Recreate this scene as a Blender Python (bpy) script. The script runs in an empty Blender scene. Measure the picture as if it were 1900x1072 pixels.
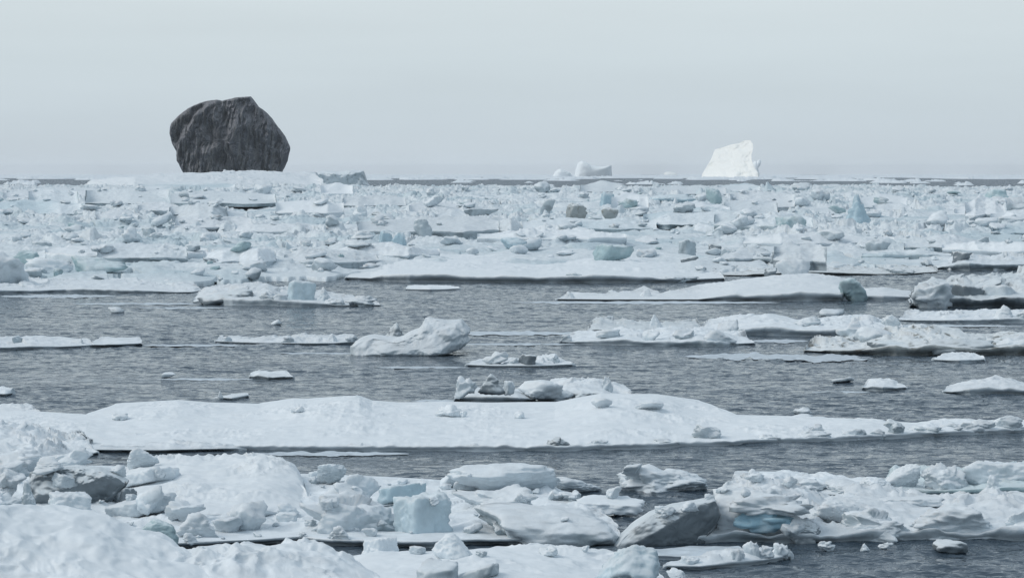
import bpy, math, random
import numpy as np
from mathutils import Vector
R = math.radians
S = bpy.context.scene
COL = S.collection
# ------------------------------------------------------------------ camera
F, H, Y0 = 5388.0, 8.0, 323.0          # focal length in photo pixels, eye height (m), horizon row (photo is 1900 x 1072)
cd = bpy.data.cameras.new('camera'); cam = bpy.data.objects.new('camera', cd); COL.objects.link(cam)
cam.location = (0, 0, H); cam.rotation_euler = (R(90), 0, 0)
cd.sensor_width = 36; cd.lens = 36*F/1900; cd.shift_y = -(536-Y0)/1900
cd.clip_start = 0.5; cd.clip_end = 90000
S.camera = cam
S.view_settings.view_transform = 'Standard'; S.view_settings.look = 'None'
S.view_settings.gamma = 1; S.view_settings.exposure = 0.05
S.cycles.use_denoising = True
S.cycles.max_bounces = 6; S.cycles.volume_bounces = 1
# ------------------------------------------------------------------ world and sun
SUN_EL, SUN_AZ = 42, -102                 # degrees; azimuth clockwise from straight ahead (+Y), so the sun stands to the left
W = bpy.data.worlds.new('World'); S.world = W; W.use_nodes = True
nt = W.node_tree; nt.nodes.clear(); N = nt.nodes.new; L = nt.links.new
out = N('ShaderNodeOutputWorld'); bg = N('ShaderNodeBackground'); bg.inputs['Strength'].default_value = 0.1
sky = N('ShaderNodeTexSky'); sky.sky_type = 'NISHITA'; sky.sun_disc = False
sky.sun_elevation = R(SUN_EL); sky.sun_rotation = R(SUN_AZ); sky.dust_density = 2; sky.air_density = 1
tc = N('ShaderNodeTexCoord'); sep = N('ShaderNodeSeparateXYZ'); L(tc.outputs['Generated'], sep.inputs[0])
cr = N('ShaderNodeValToRGB'); L(sep.outputs['Z'], cr.inputs[0])   # overcast cloud deck: brightness by elevation
cr.color_ramp.elements[0].position = 0.0; cr.color_ramp.elements[0].color = (.595, .668, .728, 1)
cr.color_ramp.elements[1].position = 1.0; cr.color_ramp.elements[1].color = (.425, .525, .62, 1)
for p, c in ((.018, (.590, .674, .730)), (.040, (.615, .700, .745)), (.060, (.650, .728, .765)), (.14, (.52, .615, .685)), (.4, (.425, .525, .62))):
    e = cr.color_ramp.elements.new(p); e.color = (*c, 1)
mp = N('ShaderNodeMapping'); mp.inputs['Scale'].default_value = (3, 3, 30); L(tc.outputs['Generated'], mp.inputs[0])
cn = N('ShaderNodeTexNoise'); cn.inputs['Scale'].default_value = 1.6; cn.inputs['Detail'].default_value = 3; L(mp.outputs[0], cn.inputs['Vector'])
cm = N('ShaderNodeMapRange'); cm.inputs['From Min'].default_value = .3; cm.inputs['From Max'].default_value = .7
cm.inputs['To Min'].default_value = 9.7; cm.inputs['To Max'].default_value = 10.3; L(cn.outputs[0], cm.inputs[0])
cv = N('ShaderNodeVectorMath'); cv.operation = 'SCALE'; L(cr.outputs[0], cv.inputs[0]); L(cm.outputs[0], cv.inputs['Scale'])
mx = N('ShaderNodeMix'); mx.data_type = 'RGBA'; mx.inputs[0].default_value = .93
L(sky.outputs[0], mx.inputs[6]); L(cv.outputs[0], mx.inputs[7])
L(mx.outputs[2], bg.inputs['Color']); L(bg.outputs[0], out.inputs[0])
sd = bpy.data.lights.new('sun', 'SUN'); sd.energy = 1.3; sd.angle = R(35); sd.color = (1, .96, .90)
so = bpy.data.objects.new('sun', sd); COL.objects.link(so)
so.rotation_euler = (R(90-SUN_EL), 0, R(180-SUN_AZ)); so.location = (-60, 20, 60)

# ------------------------------------------------------------------ helpers
def at(x, y, z=0.0):
    """photo pixel -> (X, D) of the point at height z seen there"""
    D = F*(H-z)/(y-Y0); return (x-950)*D/F, D
def h32(a, b, c, s=0):
    with np.errstate(over='ignore'):
        v = (a.astype(np.uint32)*np.uint32(374761393) + b.astype(np.uint32)*np.uint32(668265263)
             + c.astype(np.uint32)*np.uint32(2246822519) + np.uint32((s*3266489917+12345) & 0xffffffff))
        v = (v ^ (v >> np.uint32(13)))*np.uint32(1274126177); v ^= v >> np.uint32(16)
        v = v*np.uint32(2246822519); v ^= v >> np.uint32(15)
    return v.astype(np.float64)/4294967296.0
def vnoise(x, y, z, s=0):
    xi, yi, zi = np.floor(x), np.floor(y), np.floor(z)
    fx, fy, fz = x-xi, y-yi, z-zi
    xi, yi, zi = xi.astype(np.int64), yi.astype(np.int64), zi.astype(np.int64)
    def grad(i, j, k):
        h = h32(xi+i, yi+j, zi+k, s)*2*np.pi; g = h32(xi+i, yi+j, zi+k, s+77)*2-1; q = np.sqrt(1-g*g)
        return np.cos(h)*q*(fx-i) + np.sin(h)*q*(fy-j) + g*(fz-k)
    u, v, w = (t*t*t*(t*(t*6-15)+10) for t in (fx, fy, fz))
    def lx(j, k): a = grad(0, j, k); return a+u*(grad(1, j, k)-a)
    def ly(k): a = lx(0, k); return a+v*(lx(1, k)-a)
    a = ly(0); return (a+w*(ly(1)-a))*1.5
def fbm(x, y, z, o=4, s=0, g=.5):
    t = 0; a = 1.0
    for i in range(o):
        t = t+a*vnoise(x*2**i, y*2**i, z*2**i, s+i*13); a *= g
    return t
def slabs(x, y, s=0, tilt=1.0):
    """field of tilted broken slabs (unit cells): returns height, edge distance, cell random"""
    wx = x+.35*vnoise(x*1.7, y*1.7, x*0+.5, s+5); wy = y+.35*vnoise(x*1.7, y*1.7, x*0+9.5, s+6)
    xi, yi = np.floor(wx).astype(np.int64), np.floor(wy).astype(np.int64)
    b1 = np.full(x.shape, 9.0); b2 = b1.copy(); hh = np.zeros(x.shape); rr = hh.copy(); zero = xi*0
    for i in (-1, 0, 1):
        for j in (-1, 0, 1):
            cx, cy = xi+i, yi+j
            px = cx+.1+.8*h32(cx, cy, zero, s+1); py = cy+.1+.8*h32(cx, cy, zero, s+2)
            dx, dy = wx-px, wy-py; d = dx*dx+dy*dy
            r = h32(cx, cy, zero, s+3); ta = h32(cx, cy, zero, s+4)*2*np.pi
            v = r + tilt*(h32(cx, cy, zero, s+8))*(np.cos(ta)*dx+np.sin(ta)*dy)
            n = d < b1
            b2 = np.where(n, b1, np.minimum(b2, d)); hh = np.where(n, v, hh); rr = np.where(n, h32(cx, cy, zero, s+9), rr); b1 = np.where(n, d, b1)
    return hh, np.sqrt(b2)-np.sqrt(b1), rr
def billow(x, y, z, o=3, s=0):
    t = 0; a = 1.0
    for i in range(o):
        t = t+a*(.55-np.abs(vnoise(x*2**i, y*2**i, z*2**i, s+i*13))); a *= .5
    return t
def sstep(t): t = np.clip(t, 0, 1); return t*t*(3-2*t)
def mesh(name, V, faces, smooth=True):
    m = bpy.data.meshes.new(name); n, k = faces.shape
    m.vertices.add(len(V)); m.vertices.foreach_set('co', np.ascontiguousarray(V, np.float32).ravel())
    m.loops.add(n*k); m.loops.foreach_set('vertex_index', np.ascontiguousarray(faces, np.int32).ravel())
    m.polygons.add(n); m.polygons.foreach_set('loop_start', np.arange(0, n*k, k, dtype=np.int32))
    m.polygons.foreach_set('loop_total', np.full(n, k, np.int32)); m.polygons.foreach_set('use_smooth', np.full(n, smooth))
    m.update(calc_edges=True); return m
def gridfaces(nr, nc):
    i = np.arange(nr*nc).reshape(nr, nc)
    return np.stack([i[:-1, :-1], i[:-1, 1:], i[1:, 1:], i[1:, :-1]], -1).reshape(-1, 4)
def link(name, me, mat, loc, parent=None, label=None, cat=None, group=None, kind=None):
    o = bpy.data.objects.new(name, me); COL.objects.link(o)
    if mat and not me.materials: me.materials.append(mat)
    o.location = loc
    if parent is not None:
        o.parent = parent; o.location = tuple(a-b for a, b in zip(loc, parent.location))
    if label: o['label'] = label
    if cat and parent is None: o['category'] = cat
    if group: o['group'] = group
    if kind: o['kind'] = kind
    return o
_ico = {}
def ico(n):
    if n not in _ico:
        import bmesh
        b = bmesh.new(); bmesh.ops.create_icosphere(b, subdivisions=n, radius=1)
        _ico[n] = (np.array([v.co[:] for v in b.verts]), np.array([[v.index for v in f.verts] for f in b.faces])); b.free()
    return _ico[n]

# ------------------------------------------------------------------ materials
def mat_ice(name, snow, side, side_amt=(.25, .7), rough=.75, mottle=.12, bump=.25, bscale=5.0, patch=None, rnd=.10, grooves=False, side2=None, ndet=5, snowpatch=None):
    m = bpy.data.materials.new(name); m.use_nodes = True; t = m.node_tree; t.nodes.clear(); N = t.nodes.new; L = t.links.new
    o = N('ShaderNodeOutputMaterial'); b = N('ShaderNodeBsdfPrincipled'); L(b.outputs[0], o.inputs[0])
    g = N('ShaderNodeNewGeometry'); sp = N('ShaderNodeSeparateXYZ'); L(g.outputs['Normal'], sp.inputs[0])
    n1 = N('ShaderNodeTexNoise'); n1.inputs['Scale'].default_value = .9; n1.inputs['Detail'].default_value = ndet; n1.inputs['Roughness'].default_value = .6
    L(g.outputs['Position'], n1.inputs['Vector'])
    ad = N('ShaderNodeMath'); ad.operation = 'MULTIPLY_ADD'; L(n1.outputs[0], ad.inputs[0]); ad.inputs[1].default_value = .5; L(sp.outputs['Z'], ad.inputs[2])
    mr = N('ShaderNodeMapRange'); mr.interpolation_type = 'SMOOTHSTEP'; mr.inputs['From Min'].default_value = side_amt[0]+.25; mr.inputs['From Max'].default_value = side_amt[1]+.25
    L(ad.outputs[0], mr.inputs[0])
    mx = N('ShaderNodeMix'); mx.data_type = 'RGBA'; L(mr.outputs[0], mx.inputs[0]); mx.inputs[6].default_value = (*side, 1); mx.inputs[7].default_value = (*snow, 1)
    if side2:      # shadowed look of some broken faces, painted as darker noise patches
        n7 = N('ShaderNodeTexNoise'); n7.inputs['Scale'].default_value = side2[1]; n7.inputs['Detail'].default_value = 3; L(g.outputs['Position'], n7.inputs['Vector'])
        m7 = N('ShaderNodeMapRange'); m7.inputs['From Min'].default_value = side2[2]; m7.inputs['From Max'].default_value = side2[2]+.1; L(n7.outputs[0], m7.inputs[0])
        x7 = N('ShaderNodeMix'); x7.data_type = 'RGBA'; L(m7.outputs[0], x7.inputs[0]); x7.inputs[6].default_value = (*side, 1); x7.inputs[7].default_value = (*side2[0], 1); L(x7.outputs[2], mx.inputs[6])
    last = mx.outputs[2]
    if patch:      # (colour, scale, low, high): stains with their own shape
        n3 = N('ShaderNodeTexNoise'); n3.inputs['Scale'].default_value = patch[1]; n3.inputs['Detail'].default_value = 4
        gm = N('ShaderNodeMapping'); gm.inputs['Scale'].default_value = (1, 1, .14 if grooves else 1); L(g.outputs['Position'], gm.inputs[0]); L(gm.outputs[0], n3.inputs['Vector'])
        m3 = N('ShaderNodeMapRange'); m3.inputs['From Min'].default_value = patch[2]; m3.inputs['From Max'].default_value = patch[3]; L(n3.outputs[0], m3.inputs[0])
        x3 = N('ShaderNodeMix'); x3.data_type = 'RGBA'; L(m3.outputs[0], x3.inputs[0]); L(last, x3.inputs[6]); x3.inputs[7].default_value = (*patch[0], 1); last = x3.outputs[2]
    n2 = N('ShaderNodeTexNoise'); n2.inputs['Scale'].default_value = 2.3; n2.inputs['Detail'].default_value = 5; L(g.outputs['Position'], n2.inputs['Vector'])
    m2 = N('ShaderNodeMapRange'); m2.inputs['From Min'].default_value = .3; m2.inputs['From Max'].default_value = .7
    m2.inputs['To Min'].default_value = 1-mottle; m2.inputs['To Max'].default_value = 1+mottle*.5; L(n2.outputs[0], m2.inputs[0])
    oi = N('ShaderNodeObjectInfo'); m4 = N('ShaderNodeMapRange'); m4.inputs['To Min'].default_value = 1-rnd; m4.inputs['To Max'].default_value = 1.0; L(oi.outputs['Random'], m4.inputs[0])
    mu = N('ShaderNodeMath'); mu.operation = 'MULTIPLY'; L(m2.outputs[0], mu.inputs[0]); L(m4.outputs[0], mu.inputs[1])
    vs = N('ShaderNodeVectorMath'); vs.operation = 'SCALE'; L(last, vs.inputs[0]); L(mu.outputs[0], vs.inputs['Scale'])
    L(vs.outputs[0], b.inputs['Base Color']); b.inputs['Roughness'].default_value = rough; b.inputs['Specular IOR Level'].default_value = .3
    n5 = N('ShaderNodeTexNoise'); n5.inputs['Scale'].default_value = bscale; n5.inputs['Detail'].default_value = 6; n5.inputs['Roughness'].default_value = .6
    if grooves:
        mg = N('ShaderNodeMapping'); mg.inputs['Scale'].default_value = (1, 1, .12); L(g.outputs['Position'], mg.inputs[0]); L(mg.outputs[0], n5.inputs['Vector'])
    else: L(g.outputs['Position'], n5.inputs['Vector'])
    bp = N('ShaderNodeBump'); bp.inputs['Strength'].default_value = bump; bp.inputs['Distance'].default_value = .6/bscale; L(n5.outputs[0], bp.inputs['Height']); L(bp.outputs[0], b.inputs['Normal'])
    return m
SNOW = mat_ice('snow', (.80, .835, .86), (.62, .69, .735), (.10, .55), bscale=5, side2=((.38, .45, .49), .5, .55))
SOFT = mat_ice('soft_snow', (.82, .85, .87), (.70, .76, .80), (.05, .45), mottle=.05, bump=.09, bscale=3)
PACK = mat_ice('pack_snow', (.77, .815, .84), (.50, .58, .62), (.10, .55), bscale=2.5, bump=.35, side2=((.20, .26, .29), .12, .53), patch=((.60, .69, .73), .045, .50, .62))  # side colours darkened to imitate shaded front faces
FAR = mat_ice('far_snow', (.78, .82, .85), (.55, .62, .66), (.15, .65), bscale=.8, bump=.3)
BLUE = mat_ice('blue_ice', (.74, .81, .84), (.46, .60, .67), (.35, .9), rough=.4, bscale=3, patch=((.74, .80, .83), .35, .55, .70))
PBLUE = mat_ice('pale_blue_ice', (.76, .82, .85), (.58, .70, .76), (.3, .8), rough=.5, bscale=3)
DEEP = mat_ice('deep_blue_ice', (.45, .62, .70), (.33, .52, .62), (.4, .95), rough=.4, bscale=3, patch=((.66, .77, .82), 1.1, .5, .68))
TEAL = mat_ice('teal_ice', (.70, .78, .80), (.40, .53, .56), (.45, .95), rough=.4, bscale=3, patch=((.74, .79, .81), .35, .56, .72))
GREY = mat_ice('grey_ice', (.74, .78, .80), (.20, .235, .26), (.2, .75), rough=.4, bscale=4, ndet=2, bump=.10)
MID = mat_ice('shaded_ice', (.76, .80, .825), (.46, .53, .57), (.2, .65), bscale=4, bump=.12, ndet=3, rough=.45, side2=((.26, .31, .34), .6, .55))  # mid grey sides; darker patches paint in shaded faces
DIRT = mat_ice('dirty_ice', (.76, .79, .80), (.40, .43, .43), (.2, .7), patch=((.25, .25, .23), 1.6, .56, .68))
BERG = mat_ice('bright_ice', (.97, .96, .92), (.96, .95, .91), mottle=.03, bscale=.1, bump=.2, rnd=0)  # near-white colour stands in for a sunlit patch on the far iceberg
PALE = mat_ice('pale_far_ice', (.92, .95, .96), (.90, .93, .95), mottle=.1, bscale=.1, bump=.2)  # extra-pale colour stands in for thicker haze over the far icebergs
ROCK = mat_ice('sediment_ice', (.23, .225, .24), (.098, .106, .124), (.0, .5), rough=.8, mottle=.5, bump=1.0, bscale=.32, patch=((.19, .19, .195), .3, .5, .60), rnd=0, grooves=True)
def mat_slush():
    m = mat_ice('slush', (.62, .68, .73), (.62, .68, .73), rough=.5, mottle=.25); return m
SLUSH = mat_slush()
def mat_water():
    m = bpy.data.materials.new('sea_water'); m.use_nodes = True; t = m.node_tree; t.nodes.clear(); N = t.nodes.new; L = t.links.new
    o = N('ShaderNodeOutputMaterial'); b = N('ShaderNodeBsdfPrincipled'); L(b.outputs[0], o.inputs[0])
    b.inputs['Base Color'].default_value = (.056, .080, .105, 1); b.inputs['Roughness'].default_value = .06; b.inputs['IOR'].default_value = 1.333
    g = N('ShaderNodeNewGeometry'); prev = None
    for sc, det, dist, st, stretch in ((3.0, 3, .12, 1.0, .8), (.5, 3, .45, .6, .7), (.03, 3, 3.0, .2, .6)):
        mp = N('ShaderNodeMapping'); mp.inputs['Scale'].default_value = (stretch*.75, 1, 1); L(g.outputs['Position'], mp.inputs[0])
        n = N('ShaderNodeTexNoise'); n.inputs['Scale'].default_value = sc; n.inputs['Detail'].default_value = det; n.inputs['Roughness'].default_value = .55; L(mp.outputs[0], n.inputs['Vector'])
        bp = N('ShaderNodeBump'); bp.inputs['Strength'].default_value = st; bp.inputs['Distance'].default_value = dist; L(n.outputs[0], bp.inputs['Height'])
        if prev: L(prev.outputs[0], bp.inputs['Normal'])
        prev = bp
    # small ripples as a slope field (steeper to the eye where single waves are too far to see)
    nn = N('ShaderNodeTexNoise'); nn.inputs['Scale'].default_value = 2.2; nn.inputs['Detail'].default_value = 2; L(g.outputs['Position'], nn.inputs['Vector'])
    sb = N('ShaderNodeVectorMath'); sb.operation = 'SUBTRACT'; L(nn.outputs['Color'], sb.inputs[0]); sb.inputs[1].default_value = (.5, .5, .5)
    sp = N('ShaderNodeSeparateXYZ'); L(g.outputs['Position'], sp.inputs[0])
    mr = N('ShaderNodeMapRange'); mr.inputs['From Min'].default_value = 90; mr.inputs['From Max'].default_value = 450; mr.inputs['To Min'].default_value = RIP0; mr.inputs['To Max'].default_value = RIP1; L(sp.outputs['Y'], mr.inputs[0])
    sc = N('ShaderNodeVectorMath'); sc.operation = 'SCALE'; L(sb.outputs[0], sc.inputs[0]); L(mr.outputs[0], sc.inputs['Scale'])
    fl = N('ShaderNodeVectorMath'); fl.operation = 'MULTIPLY'; fl.inputs[1].default_value = (1, 1, 0); L(sc.outputs[0], fl.inputs[0])
    ad = N('ShaderNodeVectorMath'); ad.operation = 'ADD';
    bm = N('ShaderNodeMapRange'); bm.inputs['From Min'].default_value = 150; bm.inputs['From Max'].default_value = 900; bm.inputs['To Min'].default_value = 0; bm.inputs['To Max'].default_value = -.26; L(sp.outputs['Y'], bm.inputs[0])
    bc = N('ShaderNodeCombineXYZ'); L(bm.outputs[0], bc.inputs['Y']); bd = N('ShaderNodeVectorMath'); bd.operation = 'ADD'; L(fl.outputs[0], bd.inputs[0]); L(bc.outputs[0], bd.inputs[1])
    L(bd.outputs[0], ad.inputs[0]); L(prev.outputs[0], ad.inputs[1])
    no = N('ShaderNodeVectorMath'); no.operation = 'NORMALIZE'; L(ad.outputs[0], no.inputs[0])
    L(no.outputs[0], b.inputs['Normal']); return m
RIP0, RIP1 = .9, 1.6
WATER = mat_water()

# ------------------------------------------------------------------ water
def sea():
    D0, D1 = 46.0, 420.0; nr = int(math.log(D1/D0)/.0014); nc = 1500
    xs = np.concatenate([np.arange(-1150, -120, 6), np.linspace(-120, 2020, nc), np.arange(2026, 3050, 6)]); nc = len(xs); rim = sstep(np.minimum(xs+1150, 3050-xs)/120)[None]
    D = np.geomspace(D0, D1, nr)[:, None]*np.ones(nc)[None]; X = (xs[None]-950)*D/F
    wx = X+.3*fbm(X/1.5, D/1.5, X*0, 2, 71)
    gust = np.clip(.72+1.0*fbm(X/26, D/11, X*0, 3, 72), .12, 1.5)
    Z = WAVE*gust*(fbm(wx/1.25, D/.85, X*0+.3, 4, 73, .55)+.8*fbm(wx/4.2, D/2.6, X*0+.7, 2, 74))
    Z = np.clip(Z, -.07, .09)*sstep((D1-D)/120)*sstep((D-D0)/3)-.075*(1-sstep((D1-D)/120)*sstep((D-D0)/3))
    Z = Z*rim-.075*(1-rim)
    n = nr*nc; V = np.stack([X, D, Z], -1).reshape(-1, 3); f = gridfaces(nr, nc)
    V = np.vstack([V, np.array([(-6000, -40, -.08), (6000, -40, -.08), (6000, 30000, -.08), (-6000, 30000, -.08)])]); f = np.vstack([f, [[n, n+1, n+2, n+3]]])
    link('sea_water', mesh('sea_water', V, f), WATER, (0, 0, 0), kind='structure')
WAVE = .06
HAZE = 3.0e-5
sea()

# ------------------------------------------------------------------ ice builders
_seed = [100]
def nseed(): _seed[0] += 17; return _seed[0]
def floe(name, label, front, top, dep, lip=.3, r=.6, rough=.06, rub=0, rubs=1.2, mat=None, res=2.0, hmin=.12, under=.12, rows=None,
         cat='ice floe', group=None, parent=None, back=.45, ends=.06, z0=0.0, crumb=.10, lipn=.6, tap=.12):
    """a floating floe: front = waterline polyline in photo pixels, top = its skyline; dep = depth in metres"""
    s = nseed(); fx, fy = np.array(front, float).T; tx, ty = np.array(top, float).T
    x0, x1 = min(fx[0], tx[0]), max(fx[-1], tx[-1]); n = max(12, int((x1-x0)/res)); xs = np.linspace(x0, x1, n)
    yf = np.interp(xs, fx, fy); yt = np.minimum(np.interp(xs, tx, ty), yf-.6)
    ee = np.clip(np.minimum(xs-x0, x1-xs)/max(1, (min(ends, .12) if tap < .2 else tap)*(x1-x0)), 0, 1); yt = yf-np.maximum(.6, (yf-yt)*(.12+.88*(np.sqrt(1-(1-ee)**2) if tap < .2 else ee**.8*(1+.5*(1-ee)*fbm(xs/18, xs*0, xs*0+3, 3, s)))))
    Df = F*(H-z0)/(yf-Y0); e = np.minimum(xs-x0, x1-xs)/max(1, ends*(x1-x0)); e = np.sqrt(1-(1-np.clip(e, 0, 1))**2)*.97+.03
    Dmax = np.where(yt > Y0+.8, F*(H-hmin)/np.maximum(yt-Y0, .8), 1e9); Dr = np.clip(np.minimum(Df+r*dep*e, Dmax), Df+.02, None)
    h = np.clip(H-(yt-Y0)*Dr/F, .03, None); depth = (Dr-Df)/r
    px = float(np.median(Df))/F
    fs = float(np.clip(np.median(Df)/130, 1, 12)); Xm = (xs-950)*Df/F/fs
    nr = rows or int(np.clip(np.median(depth)/(1.2*res*px)/2, 10, 110))
    v = np.linspace(0, 1, nr)[:, None]*np.ones(n)[None]
    lp = np.minimum(lip*(1+lipn*fbm(Xm*.7/max(lip, .1)*.3, Xm*0, Xm*0+3, 3, s)), .75*h)
    warp = fbm(v*3, np.broadcast_to(Xm*.6, v.shape), v*0+1.3, 3, s+3)
    hb = h.copy(); kk = max(3, n//9); ker = np.hanning(kk+2)[1:-1]; ker /= ker.sum(); hb = np.convolve(np.pad(h, kk, mode='edge'), ker, 'same')[kk:-kk]
    sharp = np.clip(v/r, 0, 1)**3
    hq = np.interp((xs[None]+warp*22*np.sin(np.pi*np.clip(v/r, 0, 1))).ravel(), xs, hb).reshape(v.shape)
    hw = np.interp((xs[None]+warp*14*np.sin(np.pi*np.clip(v/r, 0, 1))).ravel(), xs, h).reshape(v.shape)
    hw = hq*(1-sharp)+hw*sharp
    t = np.clip(v/r, 0, 1); pw = .8+.5*fbm(Xm*.25, Xm*0, Xm*0+7, 2, s+1)
    lq = lp[None]+(np.minimum(lip, .75*h)-lp)[None]*sstep(v*9)
    Z = lq+(np.maximum(hw, lq)-lq)*sstep(t)**np.clip(pw, .4, 1.6)
    bt = np.clip((v-r)/(1-r), 0, 1); Z = Z*(1-(1-back)*sstep(bt))
    D = Df[None]+v*depth[None]
    X = (xs[None]-950)*D/F
    ed = sstep(np.minimum(v*6, 1))*sstep(np.minimum((1-v)*6, 1))*e[None]
    X /= fs; D = D/fs
    Z = Z+rough*fbm(X/2.2, D/2.2, X*0, 4, s+5)*ed + rough*.5*fbm(X*1.6, D*1.6, X*0, 3, s+6)*ed
    if rub:
        hs, eg, rr = slabs(X/rubs, D/rubs*.8, s+9, 1.3); h2, _, r2 = slabs(X/rubs*2.3, D/rubs*2, s+19, 1.3)
        msk = sstep(.5+1.2*fbm(X/5, D/5, X*0, 2, s+11))
        Z = Z+rub*ed*msk*(np.clip(hs-.35, 0, 2)*1.1+.35*np.clip(h2-.4, 0, 2))
    if crumb:
        cm_ = sstep(.35+1.5*fbm(X/3.5, D/3.5, X*0, 2, s+51))
        Z = Z+crumb*ed*cm_*np.clip(billow(X/.75, D/.6, X*0, 3, s+53)-.2, -.2, 1)*1.9
    X = X*fs; D = D*fs
    Z = np.maximum(Z, .02)
    # side wall: an undercut at the waterline
    un = np.minimum(under*(1+.8*fbm(Xm*.8, Xm*0, Xm*0+5, 3, s+2)), depth*.3)
    wall = [(un*1.2, -.35+0*h), (un*1.1, -.02+0*h), (un, lp*.22), (un*.55, lp*.42), (un*.1, lp*.7)]
    WD = [Df+a for a, _ in wall]; WZ = [b for _, b in wall]
    BD = [D[-1]+.05, D[-1]]; BZ = [Z[-1]*.4, -.35+0*h]
    D = np.vstack(WD+[D]+BD); Z = np.vstack(WZ+[Z]+BZ); X = (xs[None]-950)*D/F
    j = rough*.8*np.minimum(1, np.clip(Z+.1, 0, 1)*4)
    k = 1.1/fs; X = X+j*fbm(X*k, D*k, Z*2*k, 3, s+31); D = D+j*1.4*fbm(X*k, D*k, Z*2*k, 3, s+37)
    Z = Z+z0
    c = ((xs.mean()-950)*Df.mean()/F, float(D.mean()), z0)
    V = np.stack([X-c[0], D-c[1], Z-c[2]], -1).reshape(-1, 3)
    me = mesh(name, V, gridfaces(*X.shape))
    return link(name, me, mat or SNOW, c, parent, label, cat, group)
def hull(seed, kind='hull', sub=4, sharp=14.0, bump=.05):
    """unit ice block, bounding box x,y in [-.5,.5], z in [0,1] before sinking"""
    rg = np.random.RandomState(seed); d, f = ico(sub)
    if kind == 'hull':
        k = rg.randint(9, 15); n = rg.normal(size=(k, 3)); q = rg.uniform(.62, 1, k)
        n = np.vstack([n, [[.1, 0, 1]]]); q = np.append(q, .8)
    elif kind == 'cube':
        a = rg.uniform(.2, .75); n = np.array([[1, 0, 0], [-1, 0, 0], [0, 1, 0], [0, -1, 0], [0, 0, 1], [0, 0, -1]], float)+rg.normal(size=(6, 3))*.10
        ca, sa = math.cos(a), math.sin(a); n[:, :2] = n[:, :2]@np.array([[ca, sa], [-sa, ca]]); n = np.vstack([n, rg.normal(size=(3, 3))]); q = np.append(rg.uniform(.85, 1, 6), [1.15]*3)
    elif kind == 'spike':
        k = 5; a = np.arange(k)*2*np.pi/k+rg.uniform(0, 6); el = rg.uniform(.25, .55, k); n = np.stack([np.cos(a), np.sin(a), el], 1); q = rg.uniform(.4, .6, k)
        n = np.vstack([n, [[0, 0, -1.0]]]); q = np.append(q, .7); n[:, :2] += rg.normal(size=2)*.12
    elif kind == 'slab':
        n = rg.normal(size=(9, 3))*[1, 1, .25]; q = rg.uniform(.75, 1, 9); tl = rg.normal(size=2)*.35
        n = np.vstack([n, [[tl[0], tl[1], 1], [-tl[0], -tl[1], -1]]]); q = np.append(q, [.33, .33])
    else:
        n = rg.normal(size=(8, 3)); q = rg.uniform(.8, 1, 8); sharp = 5
    n = n/np.linalg.norm(n, axis=1)[:, None]
    c = np.maximum(d@n.T, 1e-3)/q[None]
    rad = 1/(np.sum(c**sharp, 1)**(1/sharp)); rad = np.minimum(rad, 2.2)
    V = d*rad[:, None]
    if kind == 'heap':
        rad = None
        for i in range(rg.randint(6, 10)):
            c0 = rg.normal(size=3)*[.42, .3, .28]; c0 *= min(1, .55/np.linalg.norm(c0)); k = 10; n = rg.normal(size=(k, 3)); n /= np.linalg.norm(n, axis=1)[:, None]
            q = rg.uniform(.75, 1.1, k)*rg.uniform(.45, .8); q = np.maximum(q+n@c0, .08)
            t = 1/(np.sum((np.maximum(d@n.T, 1e-3)/q[None])**14, 1)**(1/14)); t = np.minimum(t, 1.6); rad = t if rad is None else np.maximum(rad, t)
        V = d*rad[:, None]
    w = rg.uniform(0, 50, 3)
    for amp, fr in ((bump*1.6, 1.6), (bump, 4.0), (bump*.5, 9.0)):
        V = V*(1+amp*vnoise(V[:, 0]*fr+w[0], V[:, 1]*fr+w[1], V[:, 2]*fr+w[2], seed))[:, None]
    V = V*(1+bump*1.5*(billow(V[:, 0]*2.4+w[1], V[:, 1]*2.4+w[2], V[:, 2]*2.4+w[0], 4, seed+3)-.5))[:, None]
    lo, hi = V.min(0), V.max(0)
    V = (V-lo)/(hi-lo); V[:, :2] -= .5
    return V, f
_bvh = {}
def block(name, label, x0, x1, yt, yb, mat=None, kind='hull', z0=0.0, depth=.8, lean=0.0, seed=None, cat='ice block', group=None, parent=None, sink=.22, sub=4, bump=.09, sharp=12.0, fwd=0.0, dist=None):
    """an ice block filling photo box x0..x1, yt..yb; stands at height z0 on what lies below it"""
    s = seed or nseed()
    if kind == 'hull' and (mat is SNOW or mat is None) and s % 4: kind = 'heap'
    V, f = hull(s, kind, sub, sharp, bump)
    X, D = at((x0+x1)/2, yb, z0)
    if parent is not None and not dist:
        if parent.name not in _bvh:
            from mathutils.bvhtree import BVHTree
            _bvh[parent.name] = BVHTree.FromPolygons([tuple(v.co+parent.location) for v in parent.data.vertices], [tuple(p.vertices) for p in parent.data.polygons])
        for dy in (0, 3, 6, 10, 15):
            hit = _bvh[parent.name].ray_cast(Vector((0, 0, H)), Vector(((x0+x1)/2-950, F, -(yb+dy-Y0))).normalized())[0]
            if hit: D = hit.y; X = hit.x; z0 = hit.z; break
    if dist: D = dist; X = ((x0+x1)/2-950)*D/F; z0 = H-(yb-Y0)*D/F
    w = (x1-x0)*D/F; h = (yb-yt)*D/F; dp = w*depth
    hh = h/(1-sink)
    P = np.stack([V[:, 0]*w+lean*V[:, 2]*w, V[:, 1]*dp, V[:, 2]*hh-sink*hh], 1)
    return link(name, mesh(name, P, f), mat or SNOW, (X, D if dist else D+dp*.5-fwd, z0), parent, label, cat, group)
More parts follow.
